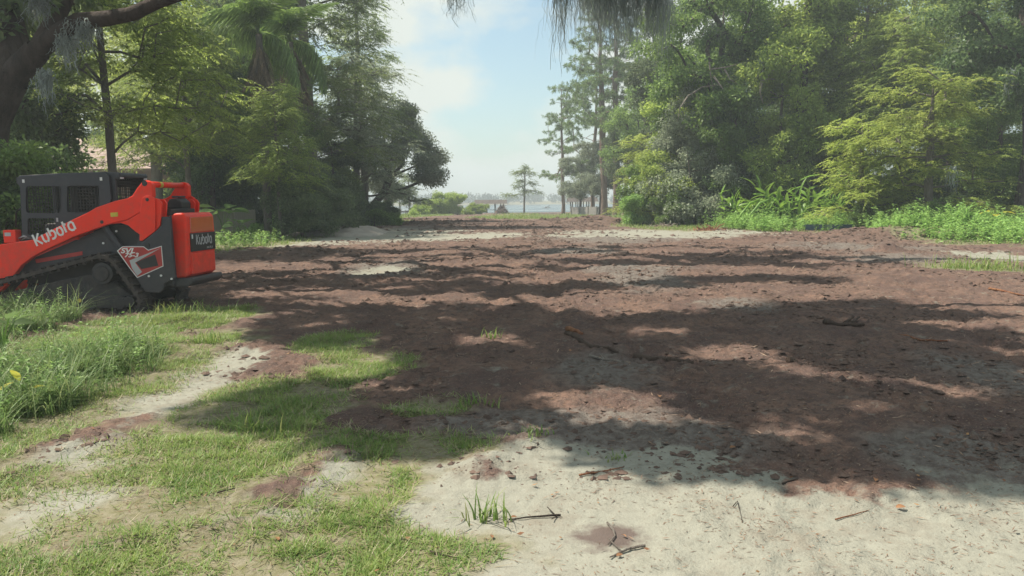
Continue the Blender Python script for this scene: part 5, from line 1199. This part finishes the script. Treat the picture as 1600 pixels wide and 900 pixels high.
# pale sand heap beside the left trees
b = ground(532, 366); n_u, n_v = 46, 22; r = np.random.default_rng(2); W_, D_ = 72 * b[1] / FPX, 2.6
uu, vv = np.meshgrid(np.linspace(-1, 1, n_u), np.linspace(-1, 1, n_v)); Xh, Yh = uu * W_, vv * D_
env_ = np.clip(1 - uu ** 2, 0, 1) ** 0.7 * np.clip(1 - vv ** 2, 0, 1); H = 0.42 * env_ * (0.75 + 0.9 * fbm(Xh * .9 + 5, Yh * .9, 3, 4) + 0.35 * (uu < 0.1)) + 0.07 * fbm(Xh * 4, Yh * 4, 9, 3) * (env_ > 0.02) - 0.12 * (env_ <= 0.001)
ii = np.arange(n_u * n_v).reshape(n_v, n_u); Fh = np.stack([ii[:-1, :-1], ii[:-1, 1:], ii[1:, 1:], ii[1:, :-1]], -1).reshape(-1, 4)
M['sandheap'] = solid('pale_sand', (0.40, 0.37, 0.33), 0.95, (0.26, 0.23, 0.205), 1.5, spec=0.1, bump=0.5)
o = link('sand_heap', mesh_np('sand_heap', np.stack([Xh, Yh, H], -1), Fh, True), M['sandheap']); o.location = (b[0], b[1], gz(b[0], b[1])); tag(o, 'low pale heap of sand beside the shaded left trees', 'sand heap')
# low blue silt fence in the right weeds
M['blue'] = solid('blue_fabric', (0.06, 0.10, 0.18), 0.7)
mb = MB(); A, Bq = G(1255, 37), G(1620, 34.5); mb.prism([(0, 0), (np.linalg.norm(Bq - A), 0), (np.linalg.norm(Bq - A), .36), (0, .33)], -0.01, 0.01); o = mb.build('silt_fence', M['blue']); o.location = tuple(A); o.rotation_euler = (0, 0, math.atan2(Bq[1] - A[1], Bq[0] - A[0])); tag(o, 'low dark blue fabric fence half hidden in the right weeds', 'fence')

# ------------------------------------------------------------------ logs, sticks and leaves lying about
def stick(name, pts, rad, mat, label, cat='stick', lift=0.006, forks=()):
    W = []
    for px, py in pts: p = ground(px, py); W.append(np.array([p[0], p[1], gs(p[0], p[1]) + lift + rad * 0.6]))
    c = W[0].copy(); mb = MB(); k = len(W)
    fine = [W[0]]
    for i in range(k - 1):
        for t in (0.34, 0.67, 1.0): q = W[i] * (1 - t) + W[i + 1] * t; fine.append(q + np.array([0, 0, 0.25 * rad * math.sin(5 * t + i)]))
    for i, f in enumerate(fine): f[2] = max(f[2], gs(f[0], f[1]) + rad * 0.35)
    mb.tube([f - c for f in fine], [rad * (1.05 - 0.55 * i / (len(fine) - 1)) for i in range(len(fine))], 7)
    for f in forks:
        Q = []
        for j, (px, py) in enumerate(f): p = ground(px, py); Q.append(np.array([p[0], p[1], gs(p[0], p[1]) + rad + 0.012 * j]) - c)
        mb.tube(Q, [rad * .7, rad * .35] if len(Q) == 2 else [rad * .7, rad * .5, rad * .25], 6)
    o = mb.build(name, mat, smooth=True); o.location = tuple(c); return tag(o, label, cat)
stick('twig', [(876, 807), (835, 810), (795, 814)], 0.006, M['bark'], 'straight dark twig lying right of the grass tufts', forks=[[(868, 807), (855, 797)], [(870, 808), (862, 815)]])
stick('forked_twig', [(1008, 856), (985, 858), (970, 866), (953, 876)], 0.007, M['deadwood'], 'pale forked twig beside the damp patch', forks=[[(970, 864), (951, 848)]])
stick('curved_twig', [(949, 820), (958, 830), (961, 840), (950, 855)], 0.006, M['deadwood'], 'thin curved twig across the damp patch')
stick('log', [(885, 532), (925, 546), (965, 558)], 0.032, M['barkb'], 'dark half buried log with a split orange end', 'log', -0.03)
stick('split_wood', [(886, 531), (898, 534), (910, 539)], 0.03, M['barkr'], 'bright orange split wood at the log end', 'wood', 0.05)
stick('log', [(990, 558), (1030, 562), (1082, 574)], 0.04, M['barkb'], 'dark log lying past the pale forked branch', 'log', -0.035)
stick('pale_branch', [(920, 566), (945, 569), (975, 572)], 0.012, M['deadwood'], 'pale forked branch in front of the logs', forks=[[(943, 568), (938, 562)]])
stick('root_stub', [(1288, 518), (1310, 516), (1350, 516)], 0.035, M['barkb'], 'dark root stub at the edge of the sunlit soil', 'root', forks=[[(1320, 515), (1334, 506)], [(1330, 515), (1342, 504)]])
stick('root_lump', [(1232, 572), (1245, 571)], 0.05, M['barkb'], 'small dark root lump in a patch of sun', 'root', -0.02)
stick('long_stick', [(1405, 528), (1440, 540), (1480, 545)], 0.014, M['barkr'], 'long thin brown stick in the shaded soil')
stick('thin_stick', [(1545, 460), (1600, 468)], 0.02, M['barkr'], 'reddish stick lying far out on the sunlit soil')
stick('twig', [(1305, 818), (1335, 812), (1358, 806)], 0.004, M['barkr'], 'reddish twig on the open pale sand')
stick('twig', [(1222, 766), (1246, 762)], 0.006, M['bark'], 'short thick twig where sand meets the churned soil')
stick('twig', [(672, 868), (690, 872), (715, 876)], 0.005, M['bark'], 'dark twig by the brown leaves at the lower grass edge')
stick('twig', [(340, 775), (368, 772)], 0.005, M['bark'], 'short dark twig in the sunlit grass')
stick('twig', [(905, 745), (948, 738), (975, 731)], 0.006, M['barkr'], 'thin curved reddish twig near the shadow edge')
stick('twig', [(1145, 800), (1152, 790), (1160, 822)], 0.0025, M['bark'], 'tiny bent twig on the sand')
LFM = big_leaf(0.09, 0.045, 0.4); LFM.materials.append(M['fallen'])
for px, py, rz, s, lab in ((963, 875, .5, .9, 'curled red leaf below the pale forked twig'), (978, 842, 2, .8, 'orange leaf lying on the damp patch'), (798, 812, 0.3, .8, 'orange leaf at the end of the straight dark twig'), (769, 845, 1.6, .9, 'brown curled leaf below the grass tufts'),
                           (890, 551, 1, 1.5, 'orange leaf below the split log end'), (1030, 632, 1.4, 1.8, 'upright brown leaf in the lower patch of sun'), (1140, 716, 0.4, 1.2, 'orange leaf at the edge of the churned soil'), (1367, 762, 1, 1.3, 'bright orange leaf by the twiggy clods'), (1400, 800, .2, 1.4, 'tan curled leaf out on the pale sand'), (435, 850, 2, 1.2, 'tan leaf in the lower grass')):
    p = ground(px, py); o = link('fallen_leaf', LFM, None); o.location = (p[0], p[1], gs(p[0], p[1]) + 0.012); o.rotation_euler = (0.3, -0.25, rz); o.scale = (s * 0.45,) * 3; tag(o, lab, 'leaf')

# ------------------------------------------------------------------ far shore woods and the air
r = np.random.default_rng(8); n = 420; xs_ = np.linspace(-420, 420, n) + r.normal(size=n) * 2; ys_ = 418 - 0.05 * xs_ + 50 * r.random(n)
hs = 4.6 + 2.2 * fbm(xs_ / 60, np.zeros(n), 4, 4) * 2 + r.random(n) * 1.6
C = np.stack([xs_, ys_, 0.0 + hs * 0.5], 1)
k = np.repeat(np.arange(n), 110); o_ = rdir(r, n * 110) * (r.random((n * 110, 1)) ** 0.4); P = C[k] + o_ * np.stack([np.full(n, 3.4), np.full(n, 3.4), hs * 0.55], 1)[k]
V = leaf_quads(P, rdir(r, len(P)), rdir(r, len(P), 0.5), 1.2, 0.8)
tag(link('far_woods', quads_mesh('far_woods', V), leafmat('far_leaf', (0.028, 0.048, 0.030), (0.045, 0.07, 0.04), (0.055, 0.08, 0.045), trans=0.05, rough=0.9)), 'line of woods on the far shore of the lake', 'woods', kind='stuff')
m = bpy.data.materials.new('haze'); m.use_nodes = True; nt = m.node_tree; nt.nodes.clear(); ou = nt.nodes.new('ShaderNodeOutputMaterial'); pv = nt.nodes.new('ShaderNodeVolumePrincipled')
pv.inputs['Color'].default_value = (0.80, 0.90, 0.96, 1); pv.inputs['Density'].default_value = 0.0019; pv.inputs['Anisotropy'].default_value = 0.2; nt.links.new(pv.outputs[0], ou.inputs['Volume'])  # air haze, density raised further to lift blacks as lens veil would
tag(MB().box((-900, -70, -4.5), (900, 900, 32)).build('haze', m), 'thin pale summer haze over the clearing and lake', 'haze', kind='stuff')
